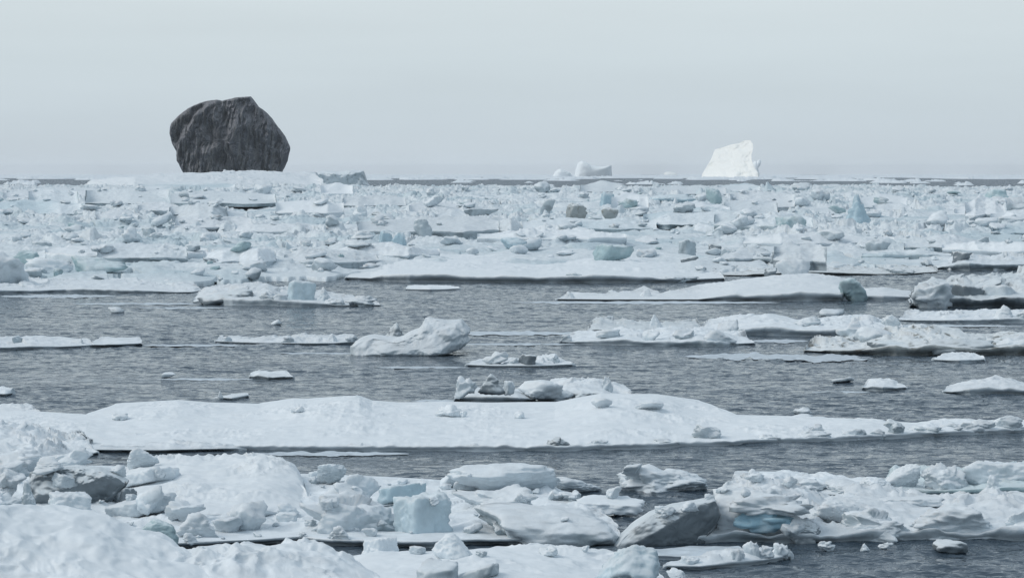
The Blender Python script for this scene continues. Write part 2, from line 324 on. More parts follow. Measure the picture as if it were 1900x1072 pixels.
def outline(name, label, pts, D, thick, cen, mat, cat, zflat=None, n=(200, 60), seed=5, cuts=(), amp=.03, ridge=0.0, pf=.75, parent=None, groove=0.0, group=None, relief=None, full=False):
    """solid with a given skyline: closed polygon in photo pixels at distance D, made round and faceted in depth"""
    P = np.array(pts, float); X = (P[:, 0]-950)*D/F; Z = H-(P[:, 1]-Y0)*D/F
    cx, cz = (cen[0]-950)*D/F, H-(cen[1]-Y0)*D/F
    th = np.unwrap(np.arctan2(Z-cz, X-cx)); rr = np.hypot(X-cx, Z-cz)
    if th[-1] < th[0]: th, rr = th[::-1], rr[::-1]
    tt = np.linspace(0, 2*np.pi, n[0], endpoint=False)
    # exact ray/polygon distance
    A = np.stack([X-cx, Z-cz], 1); B = np.roll(A, -1, 0); ra = np.zeros(n[0])
    for i, t in enumerate(tt):
        u = np.array([math.cos(t), math.sin(t)]); e = B-A; den = u[0]*e[:, 1]-u[1]*e[:, 0]; den = np.where(abs(den) < 1e-9, 1e-9, den)
        k = (A[:, 0]*e[:, 1]-A[:, 1]*e[:, 0])/den; m = (A[:, 0]*u[1]-A[:, 1]*u[0])/den
        ok = (k > 0) & (m >= -1e-6) & (m <= 1+1e-6); ra[i] = k[ok].min() if ok.any() else rr.mean()
    ph = np.linspace(-np.pi/2, np.pi/2, n[1])[:, None]
    c = np.clip(np.cos(ph), 0, 1)**pf; sn = np.sin(ph)
    x = c*ra[None]*np.cos(tt)[None]; z = c*ra[None]*np.sin(tt)[None]
    y = np.broadcast_to(np.sign(sn)*abs(sn)**pf*thick/2, x.shape).copy()
    sc = rr.mean()
    for (nx, ny, nz, q) in cuts:          # flat faces broken off
        nn = np.array([nx, ny, nz])/math.sqrt(nx*nx+ny*ny+nz*nz); o = x*nn[0]+y*nn[1]+z*nn[2]-q*sc
        k = np.clip(o, 0, None); y = np.minimum(y-k*.97/nn[1], np.maximum(y, thick*.42)) if full else y-k*nn[1]*.9/max(.3, abs(nn[1]))
    gn = fbm(x/sc*2.2, y/sc*2.2, z/sc*2.2, 5, seed); shell = c+.25
    y = y-amp*4*sc*gn*np.sign(-y)*-1*np.minimum(1, shell)
    if groove:
        gq = fbm(x/sc*7+z/sc*.8, y/sc*1.0, z/sc*.9, 4, seed+4); y = y+groove*sc*gq*np.minimum(1, 1.2-np.abs(0*c))
    if relief:
        y = y+relief(950+(x+cx)*F/D, Y0+(H-z-cz)*F/D)*np.clip(-sn*1.6, 0, 1)
    q = 1+amp*fbm(x/sc*4, y/sc*4, z/sc*4, 4, seed+9); x = x*q; z = z*q
    wz = z+cz
    V = np.stack([x, y, wz], -1).reshape(-1, 3)
    i = np.arange(n[0]*n[1]).reshape(n[1], n[0]); j = np.roll(i, -1, 1)
    f = np.stack([i[:-1], i[1:], j[1:], j[:-1]], -1).reshape(-1, 4)
    return link(name, mesh(name, V, f), mat, (cx, D, 0), parent, label, cat, group)

# ------------------------------------------------------------------ far pack and leads
def fan(name, label, y_far, y_near, dres, pxres, fun, mat, kind='stuff'):
    D0, D1 = F*H/(y_near-Y0), F*H/(y_far-Y0); nr = int(math.log(D1/D0)/dres); nc = int(2100/pxres)
    xs = np.concatenate([np.arange(-520, -100, 5), np.linspace(-100, 2000, nc), np.arange(2005, 2420, 5)]); nc = len(xs)
    D = np.geomspace(D0, D1, nr)[:, None]*np.ones(nc)[None]
    X = (xs[None]-950)*D/F; Z = fun(X, D, xs[None]+0*D, Y0+F*H/D)
    V = np.stack([X, D, Z], -1).reshape(-1, 3); f = gridfaces(nr, nc)
    keep = (V[f].reshape(-1, 4, 3)[:, :, 2] > -.06).any(1); f = f[keep]
    u, inv = np.unique(f, return_inverse=True); f = inv.reshape(-1, 4)
    return link(name, mesh(name, V[u], f), mat, (0, 0, 0), None, label, 'pack ice', None, kind)
def pack_height(X, D, px, py):
    sc = 1.0
    edge = np.interp(px, (-100, 0, 120, 360, 470, 650, 760, 1000, 1330, 1420, 1600, 1700, 2000), (528, 528, 532, 534, 525, 518, 512, 512, 510, 508, 500, 500, 500))
    edge = edge+6*fbm(px/70, px*0, px*0, 3, 401)
    cover = sstep((edge-py)/1.2)
    far = sstep((py-np.interp(px, (0, 120, 240, 600, 700, 1000, 1300, 1900), (352, 350, 345, 345, 350, 354, 350, 352))-5*fbm(px/60, py/4, px*0, 3, 402))/3)
    # leads: long dark cracks, commoner far off on the right
    lead = fbm(X/28, D/70, X*0, 4, 403)
    bias = np.interp(py, (344, 352, 366, 385, 420, 480, 530), (.05, .28, .62, .8, .8, .95, 1.1))
    bias = bias+np.where(px < 640, .35, 0)*sstep((380-py)/20)-.12*sstep((px-1500)/200)*sstep((400-py)/30)
    open_ = sstep((lead+bias)/.10)
    base = .30+.12*fbm(X/9, D/9, X*0, 3, 404)
    big = np.interp(D, (200, 400, 900, 1300, 1700), (1.0, 1.25, 1.9, 1.7, 1.3))
    rough = .15+.85*sstep(.45+1.7*fbm(X/45, D/80, X*0, 3, 405)); rough = rough*np.interp(py, (350, 450, 480, 520), (1, 1, .6, .25))
    h1, e1, r1 = slabs(X/(4.2*big), D/(5*big), 411, 1.3); h2, e2, r2 = slabs(X/(2.0*big), D/(1.6*big), 421, 1.3); h3, e3, r3 = slabs(X/(9*big), D/(14*big), 431, .8)
    q = X/big; p = D/big; en = np.clip((edge-py)/14, .15, 1)
    b1 = np.clip(billow(q/7.0, p/6.0, X*0, 2, 441)-.12, 0, 1); b2 = np.clip(billow(q/2.6, p/2.2, X*0, 3, 443)-.15, 0, 1); b3 = billow(q/.75, p/.8, X*0, 2, 445)
    z = base+en*big*(.22*h3*sstep(e3/.25)+.75*b1+rough*(.85*np.clip(h1-.42, 0, 2)*sstep(e1/.22)+.75*b2*(.3+r3)+.7*np.clip(h2-.4, 0, 2)*sstep(e2/.25)*(.2+r1)+.28*b3))
    z = z-np.where((e3 < .05) & (r3 > .35), .5*big, 0)*sstep((py-340)/10)
    m = cover*far*open_
    return z*m-.35*(1-m)
fan('pack_ice_rubble', 'dense jumbled band of broken pack ice filling the middle distance', 343, 535, .0016, 1.4, pack_height, PACK)
def far_height(X, D, px, py):
    c = fbm(px/160, (py-Y0)*.9, px*0, 3, 501)+np.interp(py, (324.2, 327, 330, 333, 338, 345), (.5, .40, .10, -.35, -.55, -.6))
    m = sstep(c/.1); h1, _, r1 = slabs(X/22, D/90, 511, 1.2); h2, _, r2 = slabs(X/7, D/30, 521, 1.2)
    z = .6+2.2*np.clip(h1-.3, 0, 2)+1.4*np.clip(h2-.3, 0, 2)+np.where(r1 > .9, 1, 0)
    return z*m-.35*(1-m)
fan('far_pack_ice', 'pale hazy strip of pack ice along the whole horizon', 325.0, 345, .004, 1.6, far_height, FAR)

# ------------------------------------------------------------------ icebergs on the horizon
Dk = 1780
def rock_relief(px, py):
    def seg(ax, ay, bx, by, w):
        dx, dy = bx-ax, by-ay; l2 = dx*dx+dy*dy; t = np.clip(((px-ax)*dx+(py-ay)*dy)/l2, 0, 1)
        return np.exp(-(((px-ax-t*dx)**2+(py-ay-t*dy)**2)/w**2))
    wx = px+4*fbm(px/25, py/25, px*0, 3, 611); wy = py
    r = -5.0*seg(404, 188, 372, 215, 7)-5.5*seg(372, 215, 337, 280, 7)+5*seg(345, 225, 326, 262, 8)+4*seg(374, 200, 350, 228, 6)
    r = r+6*seg(422, 215, 418, 300, 9)+5*seg(392, 240, 398, 268, 12)-4*seg(445, 210, 436, 300, 9)-3.5*seg(370, 290, 420, 275, 10)+3*seg(342, 285, 350, 318, 6)
    r = r+3.5*seg(468, 215, 480, 285, 9)-4*seg(505, 245, 500, 310, 8)+3.5*seg(516, 262, 512, 300, 6)-3*seg(430, 184, 464, 181, 5)
    g = fbm(wx/7+wy/60, wy/45, px*0, 4, 613); g2 = fbm(wx/2.6, wy/22, px*0, 3, 615)
    return r+4.2*g+1.8*g2+3*fbm(px/28, py/28, px*0, 3, 617)
outline('dark_iceberg', 'huge dark grey boulder-shaped iceberg covered in sediment, towering on the left horizon',
        [(464.7, 179.5), (478, 197), (490, 206), (502, 218), (517, 238), (528, 252.6), (537, 275), (532, 299), (522, 318), (515, 335), (500, 352), (365, 352), (350, 335), (343, 320.7),
         (330.4, 299), (329.4, 281), (320, 266), (313, 247), (317, 228), (334, 213), (349, 201), (373, 191.4), (390, 188), (404, 185.8), (414, 188), (429, 183.6), (447, 181)],
        Dk, 62, (424, 262), ROCK, 'iceberg', n=(520, 260), seed=23, amp=.016, groove=.02, relief=rock_relief, pf=.62,
        cuts=((-.55, -.8, .25, .60), (.6, -.75, .1, .62), (-.1, -.75, .65, .62), (.1, -1, -.2, .70)))
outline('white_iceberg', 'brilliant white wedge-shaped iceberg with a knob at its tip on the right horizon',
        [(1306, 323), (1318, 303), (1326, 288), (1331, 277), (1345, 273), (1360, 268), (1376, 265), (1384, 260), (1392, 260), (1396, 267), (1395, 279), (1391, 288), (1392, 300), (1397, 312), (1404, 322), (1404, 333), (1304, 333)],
        5600, 260, (1360, 306), BERG, 'iceberg', n=(160, 60), seed=31, amp=.016, pf=.6, full=True, relief=lambda a, b: 9*fbm(a/22, b/16, a*0, 4, 633)+6*sstep((a-1372-(b-290)*.25)/10), cuts=((-.60, -.42, .70, .22), (-.40, -.62, .66, .55)))  # broad face cut to tilt into the sun and look brighter
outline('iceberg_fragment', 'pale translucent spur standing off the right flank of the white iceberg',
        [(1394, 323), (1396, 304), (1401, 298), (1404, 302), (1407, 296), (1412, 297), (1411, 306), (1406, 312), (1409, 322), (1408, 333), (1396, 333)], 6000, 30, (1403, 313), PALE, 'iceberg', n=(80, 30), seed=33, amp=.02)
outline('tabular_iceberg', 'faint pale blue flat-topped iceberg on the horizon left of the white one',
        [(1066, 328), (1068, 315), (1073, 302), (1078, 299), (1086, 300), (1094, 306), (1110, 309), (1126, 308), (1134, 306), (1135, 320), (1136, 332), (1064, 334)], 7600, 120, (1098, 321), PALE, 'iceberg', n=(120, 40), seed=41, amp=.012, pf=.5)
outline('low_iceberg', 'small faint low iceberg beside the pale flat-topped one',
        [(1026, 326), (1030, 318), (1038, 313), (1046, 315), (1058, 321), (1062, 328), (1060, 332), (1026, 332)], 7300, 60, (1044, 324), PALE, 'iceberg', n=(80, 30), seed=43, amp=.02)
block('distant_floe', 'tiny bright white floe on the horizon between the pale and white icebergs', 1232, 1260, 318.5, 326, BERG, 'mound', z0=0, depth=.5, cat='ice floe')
# ridge of ice in front of the dark iceberg
floe('snow_hump', 'long smooth pale bank of ice sloping up to the foot of the dark iceberg', [(150, 351), (250, 354), (400, 353), (600, 352)],
     [(150, 343), (190, 334), (230, 329), (290, 325), (340, 321.5), (430, 319.5), (520, 320), (600, 326)], 170, lip=.8, lipn=.1, r=.7, rough=.5, rub=.9, rubs=.6, crumb=.5, mat=SOFT, res=1.5, under=.6, cat='ice ridge')
for nm, lb, a in (
    ('ice_block', 'rounded white ice lump leaning against the middle of the dark iceberg', (414, 440, 311, 325, SNOW, 'mound', 4.5)),
    ('ice_block', 'small white ice lump at the right foot of the dark iceberg', (476, 497, 317, 326, SNOW, 'hull', 4.5)),
    ('ice_block', 'small jagged white ice crumb at the left foot of the dark iceberg', (385, 402, 315, 324, SNOW, 'hull', 4.5)),
    ('ice_block', 'grey angular slab of ice below the dark iceberg', (372, 470, 325, 347, GREY, 'hull', 0)),
    ('ice_block', 'blue shaded ice hummock right below the dark iceberg', (462, 528, 325, 349, BLUE, 'hull', 0)),
    ('ice_block', 'white sloping ice hummock between the dark iceberg and the blocky floe', (515, 590, 318, 349, SNOW, 'hull', 0)),
):
    block(nm, lb, *a[:4], a[4], a[5], z0=a[6], depth=.6, bump=.09)
tab = outline('blocky_iceberg', 'squarish grey blue iceberg with a flat top right of the dark iceberg', [(583, 350), (582, 330), (585, 316), (592, 319), (606, 317), (630, 319), (655, 316), (675, 317), (678, 328), (682, 340), (690, 349)],
        1700, 26, (632, 336), MID, 'iceberg', n=(200, 60), seed=51, amp=.03, pf=.45)

# ------------------------------------------------------------------ floes and blocks placed by hand: see tables below
SN, SO, BL, TE, GR, DI, MI = SNOW, SOFT, BLUE, TEAL, GREY, DIRT, MID
# --- floes bordering the pack
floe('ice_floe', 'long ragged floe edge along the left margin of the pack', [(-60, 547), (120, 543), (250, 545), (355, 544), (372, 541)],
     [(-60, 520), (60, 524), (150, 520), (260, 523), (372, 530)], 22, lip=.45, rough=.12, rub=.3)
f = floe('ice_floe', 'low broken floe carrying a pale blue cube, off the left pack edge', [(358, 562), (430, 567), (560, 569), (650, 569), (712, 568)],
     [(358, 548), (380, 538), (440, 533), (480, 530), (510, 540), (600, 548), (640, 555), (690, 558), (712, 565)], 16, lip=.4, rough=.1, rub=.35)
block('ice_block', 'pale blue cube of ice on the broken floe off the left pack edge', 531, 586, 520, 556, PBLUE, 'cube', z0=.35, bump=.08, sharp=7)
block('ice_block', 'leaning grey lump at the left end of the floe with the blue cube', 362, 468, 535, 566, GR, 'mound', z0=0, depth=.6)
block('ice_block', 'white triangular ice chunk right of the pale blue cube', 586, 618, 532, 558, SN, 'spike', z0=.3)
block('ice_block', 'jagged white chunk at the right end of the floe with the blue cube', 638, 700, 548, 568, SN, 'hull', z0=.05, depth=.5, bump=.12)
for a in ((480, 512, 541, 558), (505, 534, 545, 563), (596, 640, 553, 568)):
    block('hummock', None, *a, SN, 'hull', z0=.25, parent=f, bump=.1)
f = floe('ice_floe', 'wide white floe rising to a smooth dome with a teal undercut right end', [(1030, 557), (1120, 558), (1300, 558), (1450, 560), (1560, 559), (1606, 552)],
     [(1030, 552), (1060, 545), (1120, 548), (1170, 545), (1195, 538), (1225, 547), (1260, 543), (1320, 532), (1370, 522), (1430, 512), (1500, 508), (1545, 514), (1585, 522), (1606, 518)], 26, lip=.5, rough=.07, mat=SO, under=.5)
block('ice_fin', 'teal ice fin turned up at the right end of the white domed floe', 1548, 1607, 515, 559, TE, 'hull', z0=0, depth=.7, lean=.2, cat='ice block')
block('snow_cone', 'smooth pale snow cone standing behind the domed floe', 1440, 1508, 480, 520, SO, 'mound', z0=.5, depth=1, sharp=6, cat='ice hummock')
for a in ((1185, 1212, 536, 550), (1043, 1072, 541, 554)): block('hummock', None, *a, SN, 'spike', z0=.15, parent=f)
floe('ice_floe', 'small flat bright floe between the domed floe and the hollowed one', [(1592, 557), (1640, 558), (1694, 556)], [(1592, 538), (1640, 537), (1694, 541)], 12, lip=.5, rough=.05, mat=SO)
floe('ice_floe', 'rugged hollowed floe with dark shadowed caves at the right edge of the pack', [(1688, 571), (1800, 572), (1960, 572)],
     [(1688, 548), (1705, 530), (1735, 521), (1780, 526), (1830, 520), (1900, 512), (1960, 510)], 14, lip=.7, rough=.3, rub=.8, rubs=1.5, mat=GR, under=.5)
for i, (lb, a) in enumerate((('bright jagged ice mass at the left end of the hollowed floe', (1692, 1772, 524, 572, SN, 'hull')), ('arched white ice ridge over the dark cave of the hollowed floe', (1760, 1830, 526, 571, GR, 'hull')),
              ('pale slanting slab above the right cave of the hollowed floe', (1826, 1912, 528, 571, SN, 'slab')), ('long shelf of ice on top behind the hollowed floe', (1745, 1860, 516, 545, SN, 'slab')))):
    block('ice_block', lb, *a, z0=0 if i < 3 else .6, depth=.5, bump=.1)
f = floe('ice_floe', 'narrow low floe with one sharp peak right of centre at the right margin', [(1665, 596), (1780, 599), (1960, 599)],
     [(1665, 588), (1700, 583), (1760, 582), (1830, 580), (1880, 578), (1960, 578)], 10, lip=.25, rough=.1, rub=.25)
block('hummock', None, 1843, 1890, 566, 590, SN, 'spike', z0=.2, parent=f); block('hummock', None, 1888, 1925, 572, 592, SN, 'hull', z0=.2, parent=f)
# --- drifting floes in open water
f = floe('ice_floe', 'rough floe with dark eroded front and a small fin, right of centre', [(1090, 617), (1150, 620), (1240, 619), (1300, 615)],
     [(1090, 602), (1110, 598), (1160, 603), (1200, 603), (1250, 604), (1300, 602)], 9, lip=.45, rough=.12, rub=.25, mat=GR, under=.35)
block('fin', None, 1204, 1234, 583, 608, SN, 'spike', z0=.5, parent=f, lean=-.15)
block('ice_block', 'small hazy lump of ice behind the eroded floe with a fin', 1112, 1140, 585, 597, SN, 'hull')
f = floe('ice_floe', 'flat white floe in front of the eroded one, heaped in its middle', [(1036, 636), (1100, 639), (1200, 642), (1330, 643), (1402, 639)],
     [(1036, 629), (1070, 620), (1110, 617), (1160, 613), (1200, 620), (1260, 616), (1300, 612), (1350, 620), (1402, 631)], 9, lip=.28, rough=.09, rub=.3)
for a in ((1105, 1152, 611, 628, 'mound'), (1248, 1290, 610, 630, 'hull'), (1305, 1370, 612, 640, 'mound'), (1040, 1062, 620, 634, 'hull'), (1192, 1225, 614, 632, 'hull')): block('hummock', None, *a[:4], SN, a[4], z0=.1, parent=f)
f = floe('ice_floe', 'long high-backed white floe joining the eroded floe on its right', [(1300, 616), (1370, 622), (1480, 624), (1560, 626), (1680, 626)],
     [(1300, 602), (1350, 594), (1380, 591), (1420, 586), (1450, 588), (1480, 595), (1530, 594), (1570, 590), (1620, 596), (1680, 596)], 12, lip=.5, rough=.1, rub=.2, under=.3)
block('ice_block', 'rounded leaning ice boulder between two joined floes right of centre', 1330, 1372, 593, 622, SN, 'mound', z0=.1)
block('hummock', None, 1472, 1526, 586, 605, SN, 'mound', z0=.4, parent=f)
f = floe('ice_floe', 'big heaped floe with a dark stained front in the right of the channel', [(1492, 653), (1560, 657), (1660, 661), (1800, 661), (1960, 659)],
     [(1492, 643), (1530, 632), (1600, 630), (1650, 620), (1720, 612), (1760, 622), (1830, 627), (1880, 620), (1960, 620)], 11, lip=.5, rough=.12, rub=.3, mat=DI, under=.45)
for lb, a in (('tall rubble pile at the back of the big stained floe', (1552, 1640, 596, 632, SN, 'hull', .35)), ('white boulder topping the rubble of the big stained floe', (1636, 1672, 583, 612, SN, 'hull', .6)),
              ('broad white hump right of the rubble on the stained floe', (1672, 1740, 601, 630, SN, 'mound', .35)), ('craggy ice lump in the middle of the stained floe', (1590, 1690, 606, 645, SN, 'hull', .1)),
              ('dark overhung ice bank along the stained floe', (1722, 1850, 630, 661, GR, 'hull', 0)), ('mottled grey ice bank at the front of the stained floe', (1612, 1720, 634, 660, GR, 'hull', 0)),
              ('white block at the right end of the stained floe', (1846, 1930, 622, 658, SN, 'hull', 0))):
    block('ice_block', lb, *a[:6], z0=a[6], depth=.5, bump=.09)
for a in ((1575, 1596, 589, 604), (1610, 1630, 588, 602)): block('hummock', None, *a, SN, 'spike', z0=.9, parent=f)
floe('ice_floe', 'small pale floe just below the dark front of the stained floe', [(1728, 670), (1780, 673), (1828, 670)], [(1728, 666), (1760, 660), (1800, 659), (1828, 664)], 4, lip=.15, rough=.05)
f = floe('ice_floe', 'long thin white floe at the left edge of the channel', [(-40, 650), (80, 648), (160, 644), (178, 642)], [(-40, 630), (20, 630), (60, 627), (110, 629), (160, 632), (178, 636)], 9, lip=.3, rough=.08, rub=.15)
block('hummock', None, 22, 44, 622, 636, SN, 'hull', z0=.25, parent=f); block('hummock', None, 142, 158, 627, 638, SN, 'spike', z0=.2, parent=f)
floe('ice_floe', 'narrow slab with a shadowed front edge touching the thin left floe', [(168, 643), (220, 643), (264, 640)], [(168, 634), (200, 629), (240, 628), (264, 627)], 6, lip=.4, rough=.06, under=.3)
f = floe('ice_floe', 'thin crumbled strip of floe left of the curled floe', [(398, 636), (480, 639), (580, 640), (662, 639)], [(398, 629), (430, 625), (470, 628), (540, 630), (620, 627), (662, 622)], 6, lip=.3, rough=.09, rub=.2)
for a in ((604, 628, 619, 633, 'spike'), (640, 664, 620, 634, 'hull'), (520, 546, 625, 636, 'hull'), (408, 430, 624, 636, 'mound')): block('hummock', None, *a[:4], SN, a[4], z0=.15, parent=f)
cf = outline('curled_floe', 'curled white ice floe with an upturned right end, left of centre in the channel',
        [(652, 641), (660, 632), (667, 629), (680, 624), (692, 622), (708, 627), (727, 630), (745, 626), (762, 616), (776, 611), (783, 603), (788, 592), (796, 590), (815, 594), (836, 596), (856, 594), (866, 606), (873, 615), (866, 622), (871, 632), (858, 644), (836, 653), (800, 659), (700, 661), (654, 658)],
        129.6, 7.0, (782, 643), SN, 'ice floe', n=(260, 90), seed=61, amp=.035, pf=.6, cuts=((-.1, -.7, .7, .35), (.8, -.5, -.5, .9)))
block('ice_block', 'grey faced pyramid of ice resting in the hollow of the curled floe', 693, 757, 601, 640, GR, 'spike', z0=.2, depth=.8, fwd=-1)
f = floe('ice_floe', 'small flat floe with three white humps below the curled floe', [(862, 680), (920, 682), (1000, 682), (1069, 679)], [(862, 675), (890, 668), (960, 670), (1030, 668), (1069, 674)], 5, lip=.18, rough=.07, rub=.15)
for a in ((893, 944, 652, 676, 'hull'), (963, 996, 657, 680, 'hull'), (1012, 1040, 656, 673, 'hull'), (940, 966, 664, 675, 'hull'), (1000, 1016, 662, 674, 'spike')): block('hummock', None, *a[:4], GR if a[0] == 963 else SN, a[4], z0=.12, parent=f, bump=.09)
floe('ice_floe', 'tail of the rubble-topped floe, tapering right above the great floe', [(1010, 735), (1060, 742), (1120, 745), (1180, 738)],
     [(1010, 715), (1050, 709), (1110, 712), (1140, 718), (1180, 732)], 5, lip=.3, rough=.08, rub=.12, under=.25)
f = floe('ice_floe', 'rubble-topped floe with grey boulders above the middle of the great floe', [(842, 745), (900, 748), (960, 748), (994, 744)],
     [(842, 722), (880, 720), (940, 722), (980, 726), (994, 733)], 4.5, lip=.35, rough=.08, rub=.12, under=.3)
for lb, a in (('snowy block at the left end of the rubble-topped floe', (845, 886, 698, 732, SN, 'hull', .4)), ('pink grey boulder with a pointed top on the rubble-topped floe', (886, 938, 694, 726, GR, 'spike', .5)),
              ('small white block beside the grey boulder on the rubble-topped floe', (934, 956, 706, 728, SN, 'cube', .4)), ('wide snow hump in the middle of the rubble-topped floe', (960, 1046, 706, 738, SO, 'mound', .15)),
              ('low snow lump in front of the tapering floe tail', (1016, 1066, 724, 744, SN, 'mound', .0)), ('dark dirty ice bank under the tapering floe tail', (1060, 1108, 728, 746, GR, 'hull', 0)),
              ('upright white thumb of ice near the tip of the tapering floe tail', (1117, 1138, 698, 722, SN, 'hull', .3))):
    block('ice_block', lb, *a[:6], z0=a[6], depth=.7)
for lb, fr, tp in (('little boat-shaped floe with two bumps in the left of the channel', [(461, 701), (500, 705), (546, 702)], [(461, 695), (480, 686), (505, 692), (528, 690), (546, 698)]),
                   ('little white floe with a tiny horn at its left end', [(396, 740), (430, 743), (462, 737)], [(396, 736), (430, 731), (462, 729)]),
                   ('plain rounded white floe in the right of the channel', [(1600, 722), (1640, 726), (1684, 722)], [(1600, 714), (1620, 706), (1655, 709), (1684, 716)]),
                   ('white wedge-shaped floe with a central hump cut by the right edge of the photo', [(1748, 730), (1800, 733), (1940, 733)], [(1748, 722), (1790, 712), (1830, 706), (1845, 701), (1870, 705), (1895, 713), (1940, 715)]),
                   ('tiny floe cut by the left edge of the photo', [(-20, 733), (10, 735), (30, 731)], [(-20, 722), (5, 721), (30, 728)])):
    floe('ice_floe', lb, fr, tp, 3.2, lip=.25, rough=.06, res=1.5, under=.2)
block('ice_horn', 'tiny ice horn on the left end of the little white floe', 403, 414, 725, 737, SN, 'spike', z0=.15, cat='ice block')
for lb, a in (('tiny bright ice lump alone near the pack at left', (197, 228, 570, 581, 'mound')), ('tiny ice lump alone above the thin crumbled strip', (501, 524, 593, 603, 'hull')), ('tiny dim ice lump left of the boat-shaped floe', (297, 326, 691, 702, 'hull')),
              ('thin small ice scrap left of the plain rounded floe', (1544, 1588, 699, 710, 'slab')), ('tiny ice lump perched behind the right part of the great floe', (1474, 1508, 756, 771, 'hull')), ('low ice scrap behind the right part of the great floe', (1462, 1512, 769, 786, 'mound')),
              ('tiny ice flake drifting above the eroded floe', (1520, 1572, 574, 586, 'slab')), ('tiny ice chip in the water left of the domed floe', (1128, 1146, 538, 546, 'hull'))):
    block('ice_chip', lb, *a[:4], SN, a[4], cat='ice chip', depth=.9, sub=3)
# --- the great floe across the picture
floe('snow_floe', 'small snowy floe behind the left end of the great floe', [(-40, 782), (40, 784), (80, 778)], [(-40, 758), (20, 757), (60, 760), (80, 768)], 6, lip=.3, rough=.06, mat=SO, cat='ice floe')
great = floe('great_floe', 'very long smooth snow-covered floe stretching across the whole picture',
     [(-80, 836), (150, 836), (300, 836), (460, 836), (700, 836), (1040, 836), (1330, 827), (1600, 816), (1740, 809), (1980, 799)],
     [(-80, 782), (60, 779), (160, 783), (215, 770), (290, 764), (330, 760), (390, 768), (480, 770), (545, 756), (570, 757), (640, 749), (668, 749), (690, 762), (740, 767), (820, 765), (900, 768), (1030, 766), (1090, 750), (1115, 743), (1220, 746), (1290, 762), (1370, 780), (1480, 780), (1690, 784), (1980, 777)],
     15, lip=.14, lipn=.5, crumb=.08, rough=.06, mat=SO, under=.07, res=1.6, hmin=.3, cat='ice floe', ends=.01, back=.7)
for a in ((806, 860, 749, 771, 'heap'), (853, 868, 759, 772, 'heap'), (953, 974, 761, 773, 'heap'), (208, 240, 765, 777, 'heap'), (540, 566, 751, 763, 'heap'), (1178, 1232, 744, 760, 'slab'), (1096, 1136, 736, 754, 'mound')): block('hummock', None, *a[:4], SO, a[4], parent=great, fwd=.4, bump=.07)
block('hummock', None, 1284, 1340, 788, 814, SN, 'hull', z0=.35, parent=great); block('hummock', None, 1640, 1682, 778, 806, MI, 'heap', parent=great); block('hummock', None, 1686, 1752, 790, 809, MI, 'heap', parent=great, bump=.12)
for a in ((1085, 1130, 816, 832), (1200, 1262, 814, 829), (1395, 1450, 806, 821), (1470, 1545, 800, 818), (1500, 1530, 786, 801), (1745, 1800, 786, 803), (1800, 1850, 778, 797), (640, 690, 822, 834), (860, 900, 822, 834), (1850, 1905, 782, 799)): block('hummock', None, *a, SN, 'heap', parent=great, bump=.1, depth=.6)
block('dirty_patch', 'dark dirty clump of ice frozen into the front edge of the great floe', 1014, 1058, 811, 832, GR, 'heap', z0=.0, parent=great, bump=.12)
for a in ((1560, 1610, 795, 818), (1610, 1645, 795, 815), (1770, 1830, 783, 806), (1840, 1900, 772, 800)): block('hummock', None, *a, SN, 'hull', z0=.05, parent=great, bump=.12, depth=.4)
floe('ice_floe', 'grey fronted ledge of ice along the left front of the great floe', [(150, 839), (300, 840), (458, 836)], [(150, 823), (250, 822), (400, 826), (458, 829)], 3, lip=.28, rough=.05, under=.35, cat='ice floe')
floe('ice_floe', 'snowy shelf with dark gaps above the grey fronted ledge', [(40, 818), (160, 820), (326, 817)], [(40, 797), (120, 804), (220, 808), (326, 811)], 4, lip=.3, rough=.06, under=.5, cat='ice floe')
floe('ice_floe', 'rough white floe at the left edge below the great floe', [(-60, 872), (60, 868), (130, 858), (185, 842)], [(-60, 800), (20, 800), (60, 806), (110, 812), (150, 822), (185, 834)], 10, lip=.3, rough=.16, rub=.1, under=.25, crumb=.26)
